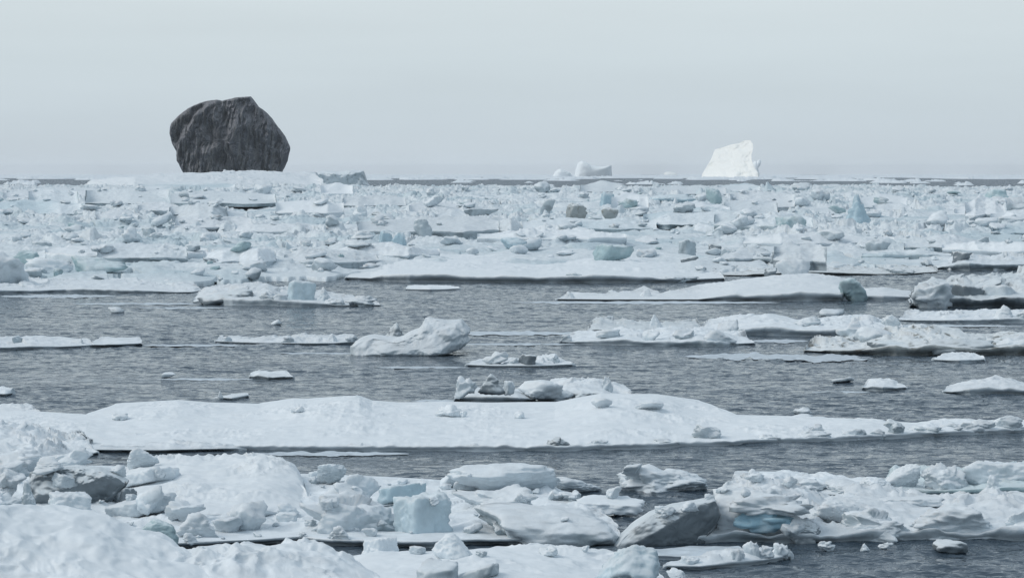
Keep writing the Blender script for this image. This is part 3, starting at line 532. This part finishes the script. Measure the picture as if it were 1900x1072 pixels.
# --- slush strips, standing in for pale calm-water reflections as well
for i, (lb, x0, x1, ya, yb) in enumerate((
    ('pale slush strip beside the right end of the curled floe', 800, 1100, 615, 622), ('thin slush strip trailing right of the curled floe', 850, 1070, 637, 641), ('slush strip trailing left of the curled floe', 520, 656, 654, 658),
    ('wide flat slush sheet left of the stained floe', 1270, 1500, 656, 667), ('flat slush sheet under the left end of the stained floe', 1440, 1620, 658, 671), ('slush strip left of the small floe with humps', 700, 870, 680, 684),
    ('long slush strip below the left pack edge', 130, 380, 562, 566), ('second slush strip below the left pack edge', 250, 430, 570, 573), ('pale slush strip along the left pack edge', 0, 230, 547, 553), ('slush strip in front of the great floe at left', 455, 760, 838, 846),
    ('thin slush strip left of the boat-shaped floe', 290, 470, 702, 706), ('thin slush strip left of the rubble-topped floe', 760, 850, 742, 746), ('slush strip behind the rubble-topped floe', 740, 860, 752, 757), ('thin slush strip left of the rounded white floe', 1500, 1610, 726, 730),
    ('slush strip under the low floe with a sharp peak', 1540, 1900, 603, 607), ('slush strip between the joined floes', 1390, 1500, 630, 636), ('thin slush strip below the domed floe', 940, 1450, 559, 564), ('slush strip between the left thin floes', 264, 470, 639, 643))):
    s = nseed(); xs = np.linspace(x0, x1, 60); t = (xs-x0)/(x1-x0); env = np.sin(np.pi*t)**.6
    c = (ya+yb)/2; n1 = fbm(xs/30, xs*0, xs*0, 4, s); n2 = fbm(xs/30, xs*0+5, xs*0, 4, s)
    lo = c+(yb-ya)*.5*env*(1+.9*n1); up = c-(yb-ya)*.5*env*(1+.9*n2)
    v = np.linspace(0, 1, 7)[:, None]; yy = lo[None]*(1-v)+up[None]*v; D = F*H/(yy-Y0); X = (xs[None]-950)*D/F
    Z = .012+.03*np.sin(np.pi*v)*env[None]; cx, cy = X.mean(), D.mean()
    link('slush_patch', mesh('slush_patch', np.stack([X-cx, D-cy, Z], -1).reshape(-1, 3), gridfaces(*X.shape)), SLUSH, (cx, cy, 0), None, lb, 'slush', 'slush strips on the water')
# --- floes and big blocks inside the pack
f = floe('ice_floe', 'broad smooth white sheet along the front edge of the pack, centre', [(640, 519), (760, 524), (900, 525), (1100, 526), (1250, 525), (1345, 521)],
     [(640, 500), (720, 478), (800, 474), (900, 478), (1000, 484), (1100, 478), (1200, 482), (1300, 490), (1345, 500)], 60, lip=.55, rough=.12, mat=SO, under=.6, hmin=.3)
for a in ((1050, 1095, 506, 526), (1092, 1135, 510, 526), (1180, 1300, 512, 526), (1005, 1050, 515, 527)): block('ice_lump', None, *a, MI, 'hull', z0=0, parent=f, depth=.35, bump=.15)
floe('ice_floe', 'small pinkish flat sheet at the pack edge above the curled floe', [(752, 538), (800, 540), (855, 537)], [(752, 531), (800, 530), (855, 533)], 8, lip=.2, rough=.05, mat=SO)
f = floe('ice_floe', 'sheet of ice with dirty front behind the snow cone, right pack edge', [(1330, 512), (1420, 513), (1560, 511), (1680, 510), (1740, 506)], [(1330, 490), (1400, 478), (1500, 474), (1600, 478), (1700, 484), (1740, 492)], 70, lip=.5, rough=.15, rub=.2, mat=DI, under=.6)
block('ice_lump', None, 1640, 1700, 499, 511, MI, 'hull', parent=f, depth=.4, bump=.15)
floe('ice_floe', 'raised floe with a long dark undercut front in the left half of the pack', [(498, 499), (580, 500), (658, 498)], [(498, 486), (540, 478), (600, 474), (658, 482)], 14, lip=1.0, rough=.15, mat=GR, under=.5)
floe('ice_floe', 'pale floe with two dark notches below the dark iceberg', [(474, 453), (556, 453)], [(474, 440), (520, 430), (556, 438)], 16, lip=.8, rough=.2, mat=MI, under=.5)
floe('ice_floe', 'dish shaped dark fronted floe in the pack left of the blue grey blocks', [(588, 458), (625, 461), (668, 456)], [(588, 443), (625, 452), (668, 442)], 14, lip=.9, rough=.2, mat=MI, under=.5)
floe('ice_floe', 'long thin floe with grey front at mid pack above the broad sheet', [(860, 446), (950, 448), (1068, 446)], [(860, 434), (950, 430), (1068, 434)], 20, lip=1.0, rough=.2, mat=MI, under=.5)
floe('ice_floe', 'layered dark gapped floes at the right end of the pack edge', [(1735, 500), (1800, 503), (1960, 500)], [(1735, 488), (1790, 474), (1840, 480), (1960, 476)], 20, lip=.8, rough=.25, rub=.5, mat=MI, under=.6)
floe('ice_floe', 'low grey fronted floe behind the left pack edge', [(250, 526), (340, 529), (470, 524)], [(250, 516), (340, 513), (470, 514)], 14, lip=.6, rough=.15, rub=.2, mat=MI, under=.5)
dg = bpy.context.evaluated_depsgraph_get(); dg.update()
def cast(x, y, up=.45):
    d = Vector(((x-950)/F, 1, -(y-Y0)/F)).normalized()
    o0 = Vector((0, 0, H))
    for _k in range(4):
        ok, loc, nor, _, ob, _ = S.ray_cast(dg, o0, d)
        if ok and ob.name.startswith('haze'): o0 = loc+d*.01; continue
        break
    return (loc, ob) if ok and nor.z > up else (None, None)
def pack_z(x, y):
    q = [l.z for l, o in (cast(x, y+k, -1) for k in (-1, 1, 4)) if l is not None]
    return max(.1, min(2.5, sorted(q)[len(q)//2]-.05)) if q else .15
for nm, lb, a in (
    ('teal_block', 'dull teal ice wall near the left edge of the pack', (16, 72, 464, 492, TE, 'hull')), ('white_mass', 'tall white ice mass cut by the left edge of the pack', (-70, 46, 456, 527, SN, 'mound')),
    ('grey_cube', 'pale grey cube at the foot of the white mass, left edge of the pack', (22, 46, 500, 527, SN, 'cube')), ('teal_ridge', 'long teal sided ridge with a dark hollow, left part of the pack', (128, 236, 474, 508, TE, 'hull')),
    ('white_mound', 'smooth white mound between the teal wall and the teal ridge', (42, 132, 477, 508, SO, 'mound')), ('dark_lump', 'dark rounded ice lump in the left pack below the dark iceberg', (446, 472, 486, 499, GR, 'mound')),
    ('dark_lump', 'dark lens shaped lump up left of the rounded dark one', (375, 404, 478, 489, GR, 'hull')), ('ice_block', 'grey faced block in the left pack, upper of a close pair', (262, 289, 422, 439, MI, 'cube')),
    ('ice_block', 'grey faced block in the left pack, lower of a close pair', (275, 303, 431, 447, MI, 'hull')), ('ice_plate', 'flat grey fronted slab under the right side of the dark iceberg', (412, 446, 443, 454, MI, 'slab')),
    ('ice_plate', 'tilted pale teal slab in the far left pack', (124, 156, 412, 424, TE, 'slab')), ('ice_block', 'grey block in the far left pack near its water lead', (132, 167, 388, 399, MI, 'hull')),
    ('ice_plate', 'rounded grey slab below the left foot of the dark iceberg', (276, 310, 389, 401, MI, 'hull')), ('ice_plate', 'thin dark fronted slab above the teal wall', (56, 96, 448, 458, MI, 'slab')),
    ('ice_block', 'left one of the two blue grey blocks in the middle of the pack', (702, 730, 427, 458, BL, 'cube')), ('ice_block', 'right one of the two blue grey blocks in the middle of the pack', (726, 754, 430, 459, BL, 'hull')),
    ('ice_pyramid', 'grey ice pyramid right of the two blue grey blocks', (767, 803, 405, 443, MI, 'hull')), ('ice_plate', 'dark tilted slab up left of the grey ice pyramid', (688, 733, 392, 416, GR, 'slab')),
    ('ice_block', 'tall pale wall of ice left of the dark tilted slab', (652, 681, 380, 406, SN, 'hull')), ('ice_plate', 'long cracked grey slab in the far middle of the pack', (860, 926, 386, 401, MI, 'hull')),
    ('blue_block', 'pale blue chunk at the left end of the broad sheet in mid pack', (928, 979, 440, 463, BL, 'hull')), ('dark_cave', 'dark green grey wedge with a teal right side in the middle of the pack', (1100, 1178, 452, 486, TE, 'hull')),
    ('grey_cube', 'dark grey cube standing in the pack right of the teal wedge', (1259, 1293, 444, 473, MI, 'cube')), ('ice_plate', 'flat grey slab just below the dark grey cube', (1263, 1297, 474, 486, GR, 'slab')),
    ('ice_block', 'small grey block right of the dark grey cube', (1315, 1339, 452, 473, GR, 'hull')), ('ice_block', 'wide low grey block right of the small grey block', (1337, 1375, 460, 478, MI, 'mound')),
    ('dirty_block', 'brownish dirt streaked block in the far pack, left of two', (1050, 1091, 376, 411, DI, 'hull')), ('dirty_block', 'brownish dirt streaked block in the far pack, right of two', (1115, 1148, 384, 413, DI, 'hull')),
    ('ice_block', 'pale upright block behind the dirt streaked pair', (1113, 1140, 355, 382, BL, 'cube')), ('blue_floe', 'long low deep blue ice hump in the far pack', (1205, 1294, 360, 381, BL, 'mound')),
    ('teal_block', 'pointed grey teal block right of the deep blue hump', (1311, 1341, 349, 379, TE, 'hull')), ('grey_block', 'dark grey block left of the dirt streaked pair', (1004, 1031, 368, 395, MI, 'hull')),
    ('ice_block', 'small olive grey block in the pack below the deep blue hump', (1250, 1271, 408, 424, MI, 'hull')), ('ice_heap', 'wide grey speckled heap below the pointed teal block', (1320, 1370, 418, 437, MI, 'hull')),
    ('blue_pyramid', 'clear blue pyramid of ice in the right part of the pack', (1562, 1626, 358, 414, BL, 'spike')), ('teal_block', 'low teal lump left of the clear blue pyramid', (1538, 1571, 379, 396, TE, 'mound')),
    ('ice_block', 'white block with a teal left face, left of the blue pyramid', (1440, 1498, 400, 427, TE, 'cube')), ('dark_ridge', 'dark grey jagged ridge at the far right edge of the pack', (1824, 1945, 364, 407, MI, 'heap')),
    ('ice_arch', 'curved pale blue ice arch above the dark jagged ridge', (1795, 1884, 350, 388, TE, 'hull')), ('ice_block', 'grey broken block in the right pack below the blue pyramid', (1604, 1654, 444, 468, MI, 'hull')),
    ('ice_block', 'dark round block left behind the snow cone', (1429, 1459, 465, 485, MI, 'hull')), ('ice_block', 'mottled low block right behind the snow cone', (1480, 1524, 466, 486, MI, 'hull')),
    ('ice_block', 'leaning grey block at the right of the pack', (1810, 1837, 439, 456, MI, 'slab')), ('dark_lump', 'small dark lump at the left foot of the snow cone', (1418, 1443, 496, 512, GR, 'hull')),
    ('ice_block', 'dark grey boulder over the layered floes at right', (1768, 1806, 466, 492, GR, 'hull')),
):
    block('ice_floe' if 'floe' in nm else 'ice_block' if nm in ('white_mass', 'grey_block') else nm.replace('grey_', 'ice_') if nm == 'grey_cube' else nm, lb, *a[:4], a[4], a[5], z0=pack_z((a[0]+a[1])/2, a[3]), depth=.6, bump=.16 if a[5] == 'spike' else .1, sub=4)

# ------------------------------------------------------------------ foreground
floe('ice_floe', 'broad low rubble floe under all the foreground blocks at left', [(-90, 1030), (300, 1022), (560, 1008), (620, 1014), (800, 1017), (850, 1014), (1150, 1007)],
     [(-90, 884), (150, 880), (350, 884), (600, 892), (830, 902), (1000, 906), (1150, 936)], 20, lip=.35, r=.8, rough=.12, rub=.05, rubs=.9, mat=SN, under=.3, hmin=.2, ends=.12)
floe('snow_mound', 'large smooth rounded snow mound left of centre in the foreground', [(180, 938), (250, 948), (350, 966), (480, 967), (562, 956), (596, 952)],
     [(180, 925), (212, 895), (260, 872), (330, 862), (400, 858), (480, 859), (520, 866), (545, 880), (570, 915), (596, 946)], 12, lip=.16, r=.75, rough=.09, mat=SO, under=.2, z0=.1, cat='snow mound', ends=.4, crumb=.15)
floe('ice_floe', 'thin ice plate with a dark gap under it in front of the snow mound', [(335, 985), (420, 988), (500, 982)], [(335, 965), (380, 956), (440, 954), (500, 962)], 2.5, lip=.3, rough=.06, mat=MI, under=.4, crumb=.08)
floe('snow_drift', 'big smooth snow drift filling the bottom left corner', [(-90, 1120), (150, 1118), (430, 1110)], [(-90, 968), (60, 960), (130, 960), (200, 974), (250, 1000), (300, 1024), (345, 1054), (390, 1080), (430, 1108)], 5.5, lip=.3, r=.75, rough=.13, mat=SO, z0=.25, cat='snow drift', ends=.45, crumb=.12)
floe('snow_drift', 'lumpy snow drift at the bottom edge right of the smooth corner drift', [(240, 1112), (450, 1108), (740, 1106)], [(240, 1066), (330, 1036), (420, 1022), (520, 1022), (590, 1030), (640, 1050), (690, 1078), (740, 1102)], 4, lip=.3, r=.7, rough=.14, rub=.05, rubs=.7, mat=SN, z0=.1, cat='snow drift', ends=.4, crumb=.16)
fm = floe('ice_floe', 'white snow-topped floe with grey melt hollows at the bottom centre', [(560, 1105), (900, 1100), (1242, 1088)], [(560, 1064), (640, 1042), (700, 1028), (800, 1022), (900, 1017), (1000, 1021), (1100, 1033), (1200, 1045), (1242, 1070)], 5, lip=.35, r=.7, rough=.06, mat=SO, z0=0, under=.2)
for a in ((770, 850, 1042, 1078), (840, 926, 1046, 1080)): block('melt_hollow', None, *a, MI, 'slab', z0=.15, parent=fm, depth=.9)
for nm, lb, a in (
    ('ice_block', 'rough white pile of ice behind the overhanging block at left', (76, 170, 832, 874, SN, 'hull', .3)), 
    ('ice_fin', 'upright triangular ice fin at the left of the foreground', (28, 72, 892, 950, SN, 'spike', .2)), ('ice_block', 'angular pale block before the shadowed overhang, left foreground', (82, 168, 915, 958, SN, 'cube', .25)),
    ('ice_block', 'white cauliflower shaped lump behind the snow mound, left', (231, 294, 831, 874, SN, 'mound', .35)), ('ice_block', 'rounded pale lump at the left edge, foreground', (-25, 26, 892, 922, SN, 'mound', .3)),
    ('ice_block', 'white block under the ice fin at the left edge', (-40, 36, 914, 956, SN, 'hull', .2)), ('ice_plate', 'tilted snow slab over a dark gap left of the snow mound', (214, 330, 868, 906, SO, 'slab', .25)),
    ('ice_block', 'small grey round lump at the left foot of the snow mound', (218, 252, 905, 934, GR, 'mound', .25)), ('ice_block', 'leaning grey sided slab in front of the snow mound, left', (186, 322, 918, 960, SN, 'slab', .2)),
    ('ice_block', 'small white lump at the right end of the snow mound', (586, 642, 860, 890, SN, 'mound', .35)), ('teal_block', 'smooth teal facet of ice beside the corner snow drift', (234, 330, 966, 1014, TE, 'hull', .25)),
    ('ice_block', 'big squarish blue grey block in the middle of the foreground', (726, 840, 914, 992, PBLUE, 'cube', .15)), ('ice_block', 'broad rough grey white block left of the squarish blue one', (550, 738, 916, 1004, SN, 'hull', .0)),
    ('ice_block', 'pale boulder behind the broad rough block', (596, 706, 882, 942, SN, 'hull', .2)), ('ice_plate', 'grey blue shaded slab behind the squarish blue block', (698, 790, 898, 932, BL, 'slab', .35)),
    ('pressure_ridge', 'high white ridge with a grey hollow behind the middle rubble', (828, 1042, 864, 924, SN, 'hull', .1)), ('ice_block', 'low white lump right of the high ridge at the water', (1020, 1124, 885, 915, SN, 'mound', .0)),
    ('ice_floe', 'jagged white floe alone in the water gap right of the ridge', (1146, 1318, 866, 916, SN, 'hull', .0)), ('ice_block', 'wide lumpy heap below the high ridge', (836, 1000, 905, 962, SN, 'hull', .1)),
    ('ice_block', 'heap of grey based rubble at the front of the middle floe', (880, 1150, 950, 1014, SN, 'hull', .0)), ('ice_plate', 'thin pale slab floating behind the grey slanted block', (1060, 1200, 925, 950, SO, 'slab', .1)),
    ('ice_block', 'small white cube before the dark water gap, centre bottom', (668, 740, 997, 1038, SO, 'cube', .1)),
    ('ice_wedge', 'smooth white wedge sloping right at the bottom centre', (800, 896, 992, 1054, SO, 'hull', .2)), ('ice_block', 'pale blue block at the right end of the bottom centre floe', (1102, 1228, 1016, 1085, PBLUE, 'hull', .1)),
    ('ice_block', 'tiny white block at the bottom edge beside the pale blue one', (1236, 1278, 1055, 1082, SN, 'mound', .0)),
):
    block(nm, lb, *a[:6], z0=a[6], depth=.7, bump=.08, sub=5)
outline('slanted_block', 'large slanted block with a dark grey underside, right of centre foreground',
        [(1136, 1012), (1150, 996), (1176, 972), (1205, 953), (1250, 938), (1300, 929), (1328, 925), (1333, 940), (1338, 956), (1328, 980), (1314, 998), (1306, 1016), (1220, 1024), (1150, 1022)],
        62.9, 2.0, (1255, 980), GR, 'ice block', n=(220, 90), seed=67, amp=.02, pf=.5, cuts=((.35, -.85, -.38, .10), (-.38, -.45, .80, .40)))
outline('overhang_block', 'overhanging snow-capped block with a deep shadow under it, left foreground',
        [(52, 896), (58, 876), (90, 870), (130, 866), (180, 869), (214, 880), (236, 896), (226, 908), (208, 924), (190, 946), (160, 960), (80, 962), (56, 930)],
        68.6, 2.2, (142, 912), GR, 'ice block', n=(200, 80), seed=83, amp=.04, pf=.55, cuts=((.25, -.8, -.50, .14), (-.2, -.5, .8, .40)))  # dark grey colour deepens the shadow painted under the overhang
mb = block('melt_block', 'white block holding a clear blue melt hollow in the right foreground', 1324, 1512, 912, 1007, SO, 'hull', depth=.7, bump=.07, sub=5)
block('melt_hollow', None, 1360, 1478, 946, 988, DEEP, 'heap', parent=mb, depth=.25, dist=62.98, bump=.05, sink=.02, seed=81); block('snow_brim', None, 1350, 1512, 916, 956, SN, 'heap', parent=mb, depth=.8, dist=63.25, sink=.02)
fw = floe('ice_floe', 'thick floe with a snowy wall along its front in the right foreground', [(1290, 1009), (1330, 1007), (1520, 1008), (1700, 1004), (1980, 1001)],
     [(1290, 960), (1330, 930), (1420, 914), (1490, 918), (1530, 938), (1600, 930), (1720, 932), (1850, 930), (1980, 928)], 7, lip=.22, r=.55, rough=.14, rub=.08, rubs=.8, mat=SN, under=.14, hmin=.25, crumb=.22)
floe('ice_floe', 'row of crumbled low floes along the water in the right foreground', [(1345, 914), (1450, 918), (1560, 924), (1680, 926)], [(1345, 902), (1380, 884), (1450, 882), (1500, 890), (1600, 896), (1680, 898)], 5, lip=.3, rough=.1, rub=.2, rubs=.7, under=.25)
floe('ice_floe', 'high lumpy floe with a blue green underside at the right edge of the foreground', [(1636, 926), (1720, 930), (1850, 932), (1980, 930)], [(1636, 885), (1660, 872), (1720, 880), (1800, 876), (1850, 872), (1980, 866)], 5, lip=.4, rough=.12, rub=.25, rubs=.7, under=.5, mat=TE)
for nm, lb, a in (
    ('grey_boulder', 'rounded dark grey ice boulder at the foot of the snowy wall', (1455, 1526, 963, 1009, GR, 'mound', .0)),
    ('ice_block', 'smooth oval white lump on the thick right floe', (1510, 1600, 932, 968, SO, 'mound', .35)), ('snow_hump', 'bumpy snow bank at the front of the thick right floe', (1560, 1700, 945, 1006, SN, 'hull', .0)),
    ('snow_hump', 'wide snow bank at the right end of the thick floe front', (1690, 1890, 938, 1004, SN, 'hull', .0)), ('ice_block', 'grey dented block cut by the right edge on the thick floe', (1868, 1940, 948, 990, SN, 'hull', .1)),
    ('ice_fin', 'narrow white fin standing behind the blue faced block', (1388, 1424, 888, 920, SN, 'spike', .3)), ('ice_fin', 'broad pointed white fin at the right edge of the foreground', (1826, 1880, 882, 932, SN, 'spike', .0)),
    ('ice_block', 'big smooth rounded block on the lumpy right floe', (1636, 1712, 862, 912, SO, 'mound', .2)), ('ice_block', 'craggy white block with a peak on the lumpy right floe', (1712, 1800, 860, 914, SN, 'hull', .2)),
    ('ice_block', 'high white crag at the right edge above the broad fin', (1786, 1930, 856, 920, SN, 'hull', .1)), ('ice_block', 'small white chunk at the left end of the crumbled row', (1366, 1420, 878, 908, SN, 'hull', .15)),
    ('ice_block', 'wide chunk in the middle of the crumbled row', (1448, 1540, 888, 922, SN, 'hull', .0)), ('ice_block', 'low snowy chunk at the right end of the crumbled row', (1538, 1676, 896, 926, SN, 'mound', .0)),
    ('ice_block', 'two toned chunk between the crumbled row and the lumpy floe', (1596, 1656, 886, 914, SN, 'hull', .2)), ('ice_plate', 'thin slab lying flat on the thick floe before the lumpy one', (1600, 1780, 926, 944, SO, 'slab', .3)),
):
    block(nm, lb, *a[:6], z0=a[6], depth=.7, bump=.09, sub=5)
sl = floe('ice_floe', 'flat grey slush sheet with crumbs below the slanted block', [(1190, 1034), (1280, 1037), (1380, 1034)], [(1190, 1020), (1280, 1014), (1380, 1014)], 2, lip=.06, rough=.03, mat=SLUSH, under=.05, crumb=.03)
cf2 = floe('ice_floe', 'crumbly small floe trailing off right of the slush sheet', [(1230, 1056), (1300, 1057), (1400, 1048), (1474, 1036)], [(1230, 1042), (1300, 1036), (1350, 1026), (1400, 1022), (1474, 1024)], 1.8, lip=.14, rough=.06, rub=.12, rubs=.5, under=.1)
for a in ((1378, 1412, 1003, 1030), (1430, 1468, 1008, 1034), (1400, 1438, 1012, 1040), (1345, 1384, 1018, 1046), (1262, 1300, 1032, 1054)): block('ice_crumb', None, *a, SN, 'hull', z0=.05, parent=cf2, bump=.14)
for lb, a in (('small ice chip nearest the wall in the bottom right water', (1518, 1552, 1004, 1020, SN, 'hull')), ('tiny pointed chip in the bottom right water', (1596, 1616, 1008, 1021, SN, 'spike')), ('flat chip in the bottom right water left of the dark lump', (1630, 1660, 1006, 1018, SN, 'hull')),
              ('dark wet ice lump floating at the bottom right', (1734, 1800, 1004, 1026, GR, 'mound'))):
    block('ice_chip', lb, *a[:6], cat='ice chip')
# --- plates of ice lying in the pack
rp = random.Random(5)
for i in range(54):
    y = 356+140*rp.random()**1.15; k = np.interp(y, (350, 420, 500), (.7, 1, 1.25)); w = rp.choice((60, 80, 110, 140, 190, 250))*k; x = rp.uniform(-60, 1960)
    th = rp.uniform(5, 11)*k*(.75 if y < 400 else 1); zz = pack_z(x+w/2, y)
    fr = [(x+w*t, y+(rp.uniform(-1, 1)*1.3-(1.5 if t in (0, 1) else 0))*k*min(1, ((y-Y0)/150)**1.5)) for t in (0, .25, .5, .75, 1)]
    tp = [(x+w*t, y-th*(.06 if t in (0, 1) else rp.uniform(.6, 1.4))) for t in (0, .15, .35, .5, .65, .85, 1)]
    side = 'left' if x+w/2 < 640 else 'right' if x+w/2 > 1270 else 'middle'; dp_ = 'far' if y < 395 else 'near' if y > 450 else 'central'
    mt, tn = rp.choice(((SO, 'smooth white'), (SN, 'snowy'), (SN, 'snowy'), (MI, 'grey fronted'), (MI, 'grey fronted'), (PACK, 'bluish')))
    floe('ice_plate', f'{tn} ice plate lying in the {dp_} {side} part of the pack', fr, tp, rp.uniform(.3, .7)*F*H*(1/(y-th-Y0)-1/(y-Y0)), lip=rp.uniform(.25, .6)*min(1, k), ends=.4, tap=.42, rough=.18, rub=rp.choice((0, .25, .4)), rubs=1.0, mat=mt, under=rp.uniform(.2, .7), z0=zz, crumb=.25, group=f'{tn} plates in the {dp_} {side} pack')

# ------------------------------------------------------------------ haze
hz = bpy.data.materials.new('haze'); hz.use_nodes = True; t = hz.node_tree; t.nodes.clear()
ho = t.nodes.new('ShaderNodeOutputMaterial'); hv = t.nodes.new('ShaderNodeVolumePrincipled'); t.links.new(hv.outputs[0], ho.inputs['Volume'])
hv.inputs['Color'].default_value = (.97, .98, 1, 1); hv.inputs['Density'].default_value = HAZE; hv.inputs['Anisotropy'].default_value = .2
hb_ = np.array([(x, y, z) for z in (-1.2, 90) for x, y in ((-6200, -60), (6200, -60), (6200, 30500), (-6200, 30500))], float)
link('haze', mesh('haze', hb_, np.array([[3, 2, 1, 0], [4, 5, 6, 7], [0, 1, 5, 4], [1, 2, 6, 5], [2, 3, 7, 6], [3, 0, 4, 7]]), False), hz, (0, 0, 0), label='thin pale haze over the sea', kind='stuff')
# ------------------------------------------------------------------ loose blocks strewn over the pack (copies of a few shapes)
rng = random.Random(11)
protos = {}
for mk, mm in (('white', SNOW), ('grey', MID), ('blue', TEAL)):
    protos[mk] = []
    for i in range(8):
        V, fc = hull(900+i*7+len(mk), ('heap', 'hull', 'heap', 'slab', 'mound', 'heap', 'hull', 'heap')[i], 3, 12, .09)
        V = V.copy(); V[:, 2] -= .25; me = mesh('pack_block', V, fc); me.materials.append(mm); protos[mk].append(me)
dg = bpy.context.evaluated_depsgraph_get(); dg.update()
spots = []
while len(spots) < 250:
    x = rng.uniform(-10, 1910); y = 350+170*rng.random()**1.25
    loc, ob = cast(x, y)
    if loc is None or loc.z < .1 or ('pack_ice' not in ob.name and 'plate' not in ob.name): continue
    spots.append((x, y, loc))
first = {}
for x, y, loc in spots:
    mk = rng.choices(('white', 'grey', 'blue'), (.70, .24, .06))[0]; me = rng.choice(protos[mk])
    wpx = rng.choice((9, 12, 15, 19, 25, 34, 46))*np.interp(y, (350, 420, 520), (.75, 1, 1.1)); w = wpx*loc.y/F; h = w*rng.uniform(.3, .75)
    side = 'left' if x < 640 else 'right' if x > 1270 else 'middle'; dep_ = 'far' if y < 395 else 'near' if y > 450 else 'central'
    if (mk, id(me)) not in first:
        o = bpy.data.objects.new('pack_block', me); first[(mk, id(me))] = o
    else: o = first[(mk, id(me))].copy()
    COL.objects.link(o); o.location = loc; o.rotation_euler = (rng.uniform(-.15, .15), rng.uniform(-.15, .15), rng.uniform(0, 6.28)); o.scale = (w, w*rng.uniform(.7, 1.1), h)
    tone = {'white': 'white', 'grey': 'grey faced', 'blue': 'teal tinted'}[mk]
    o['label'] = f'loose {tone} ice block among the rubble in the {dep_} {side} part of the pack'; o['category'] = 'ice block'; o['group'] = f'{tone} blocks in the {dep_} {side} pack'
# crumbs on the foreground and channel ice
fp = []
for i in range(6):
    V, fc = hull(1500+i*3, ('heap', 'mound', 'heap', 'cube', 'hull', 'slab')[i], 4, 10, .1); V = V.copy(); V[:, 2] -= .25; me = mesh('ice_chunk', V, fc); me.materials.append(SNOW); fp.append(me)
n = 0
while n < 95:
    x = rng.uniform(-10, 1500) if n % 3 else rng.uniform(-10, 640); y = rng.uniform(868, 1030)
    if x > 1120 and y > 1000: continue
    loc, ob = cast(x, y)
    if loc is None or loc.z < .08 or ('smooth' in ob.get('label', '')) or ob.name.startswith('sea'): continue
    w = rng.choice((10, 14, 18, 24, 34, 46, 60, 80) if x < 560 else (10, 14, 18, 24, 34, 46))*loc.y/F; me = rng.choice(fp)
    o = bpy.data.objects.new('ice_chunk', me); COL.objects.link(o); o.location = loc; o.rotation_euler = (rng.uniform(-.2, .2), rng.uniform(-.2, .2), rng.uniform(0, 6.28)); o.scale = (w, w*.9, w*rng.uniform(.5, .8)); n += 1
    zx = 'left' if x < 500 else 'middle' if x < 1000 else 'right middle'
    o['label'] = f'small snowy ice chunk lying among the rubble of the {zx} foreground'; o['category'] = 'ice chunk'; o['group'] = f'small chunks in the {zx} foreground'
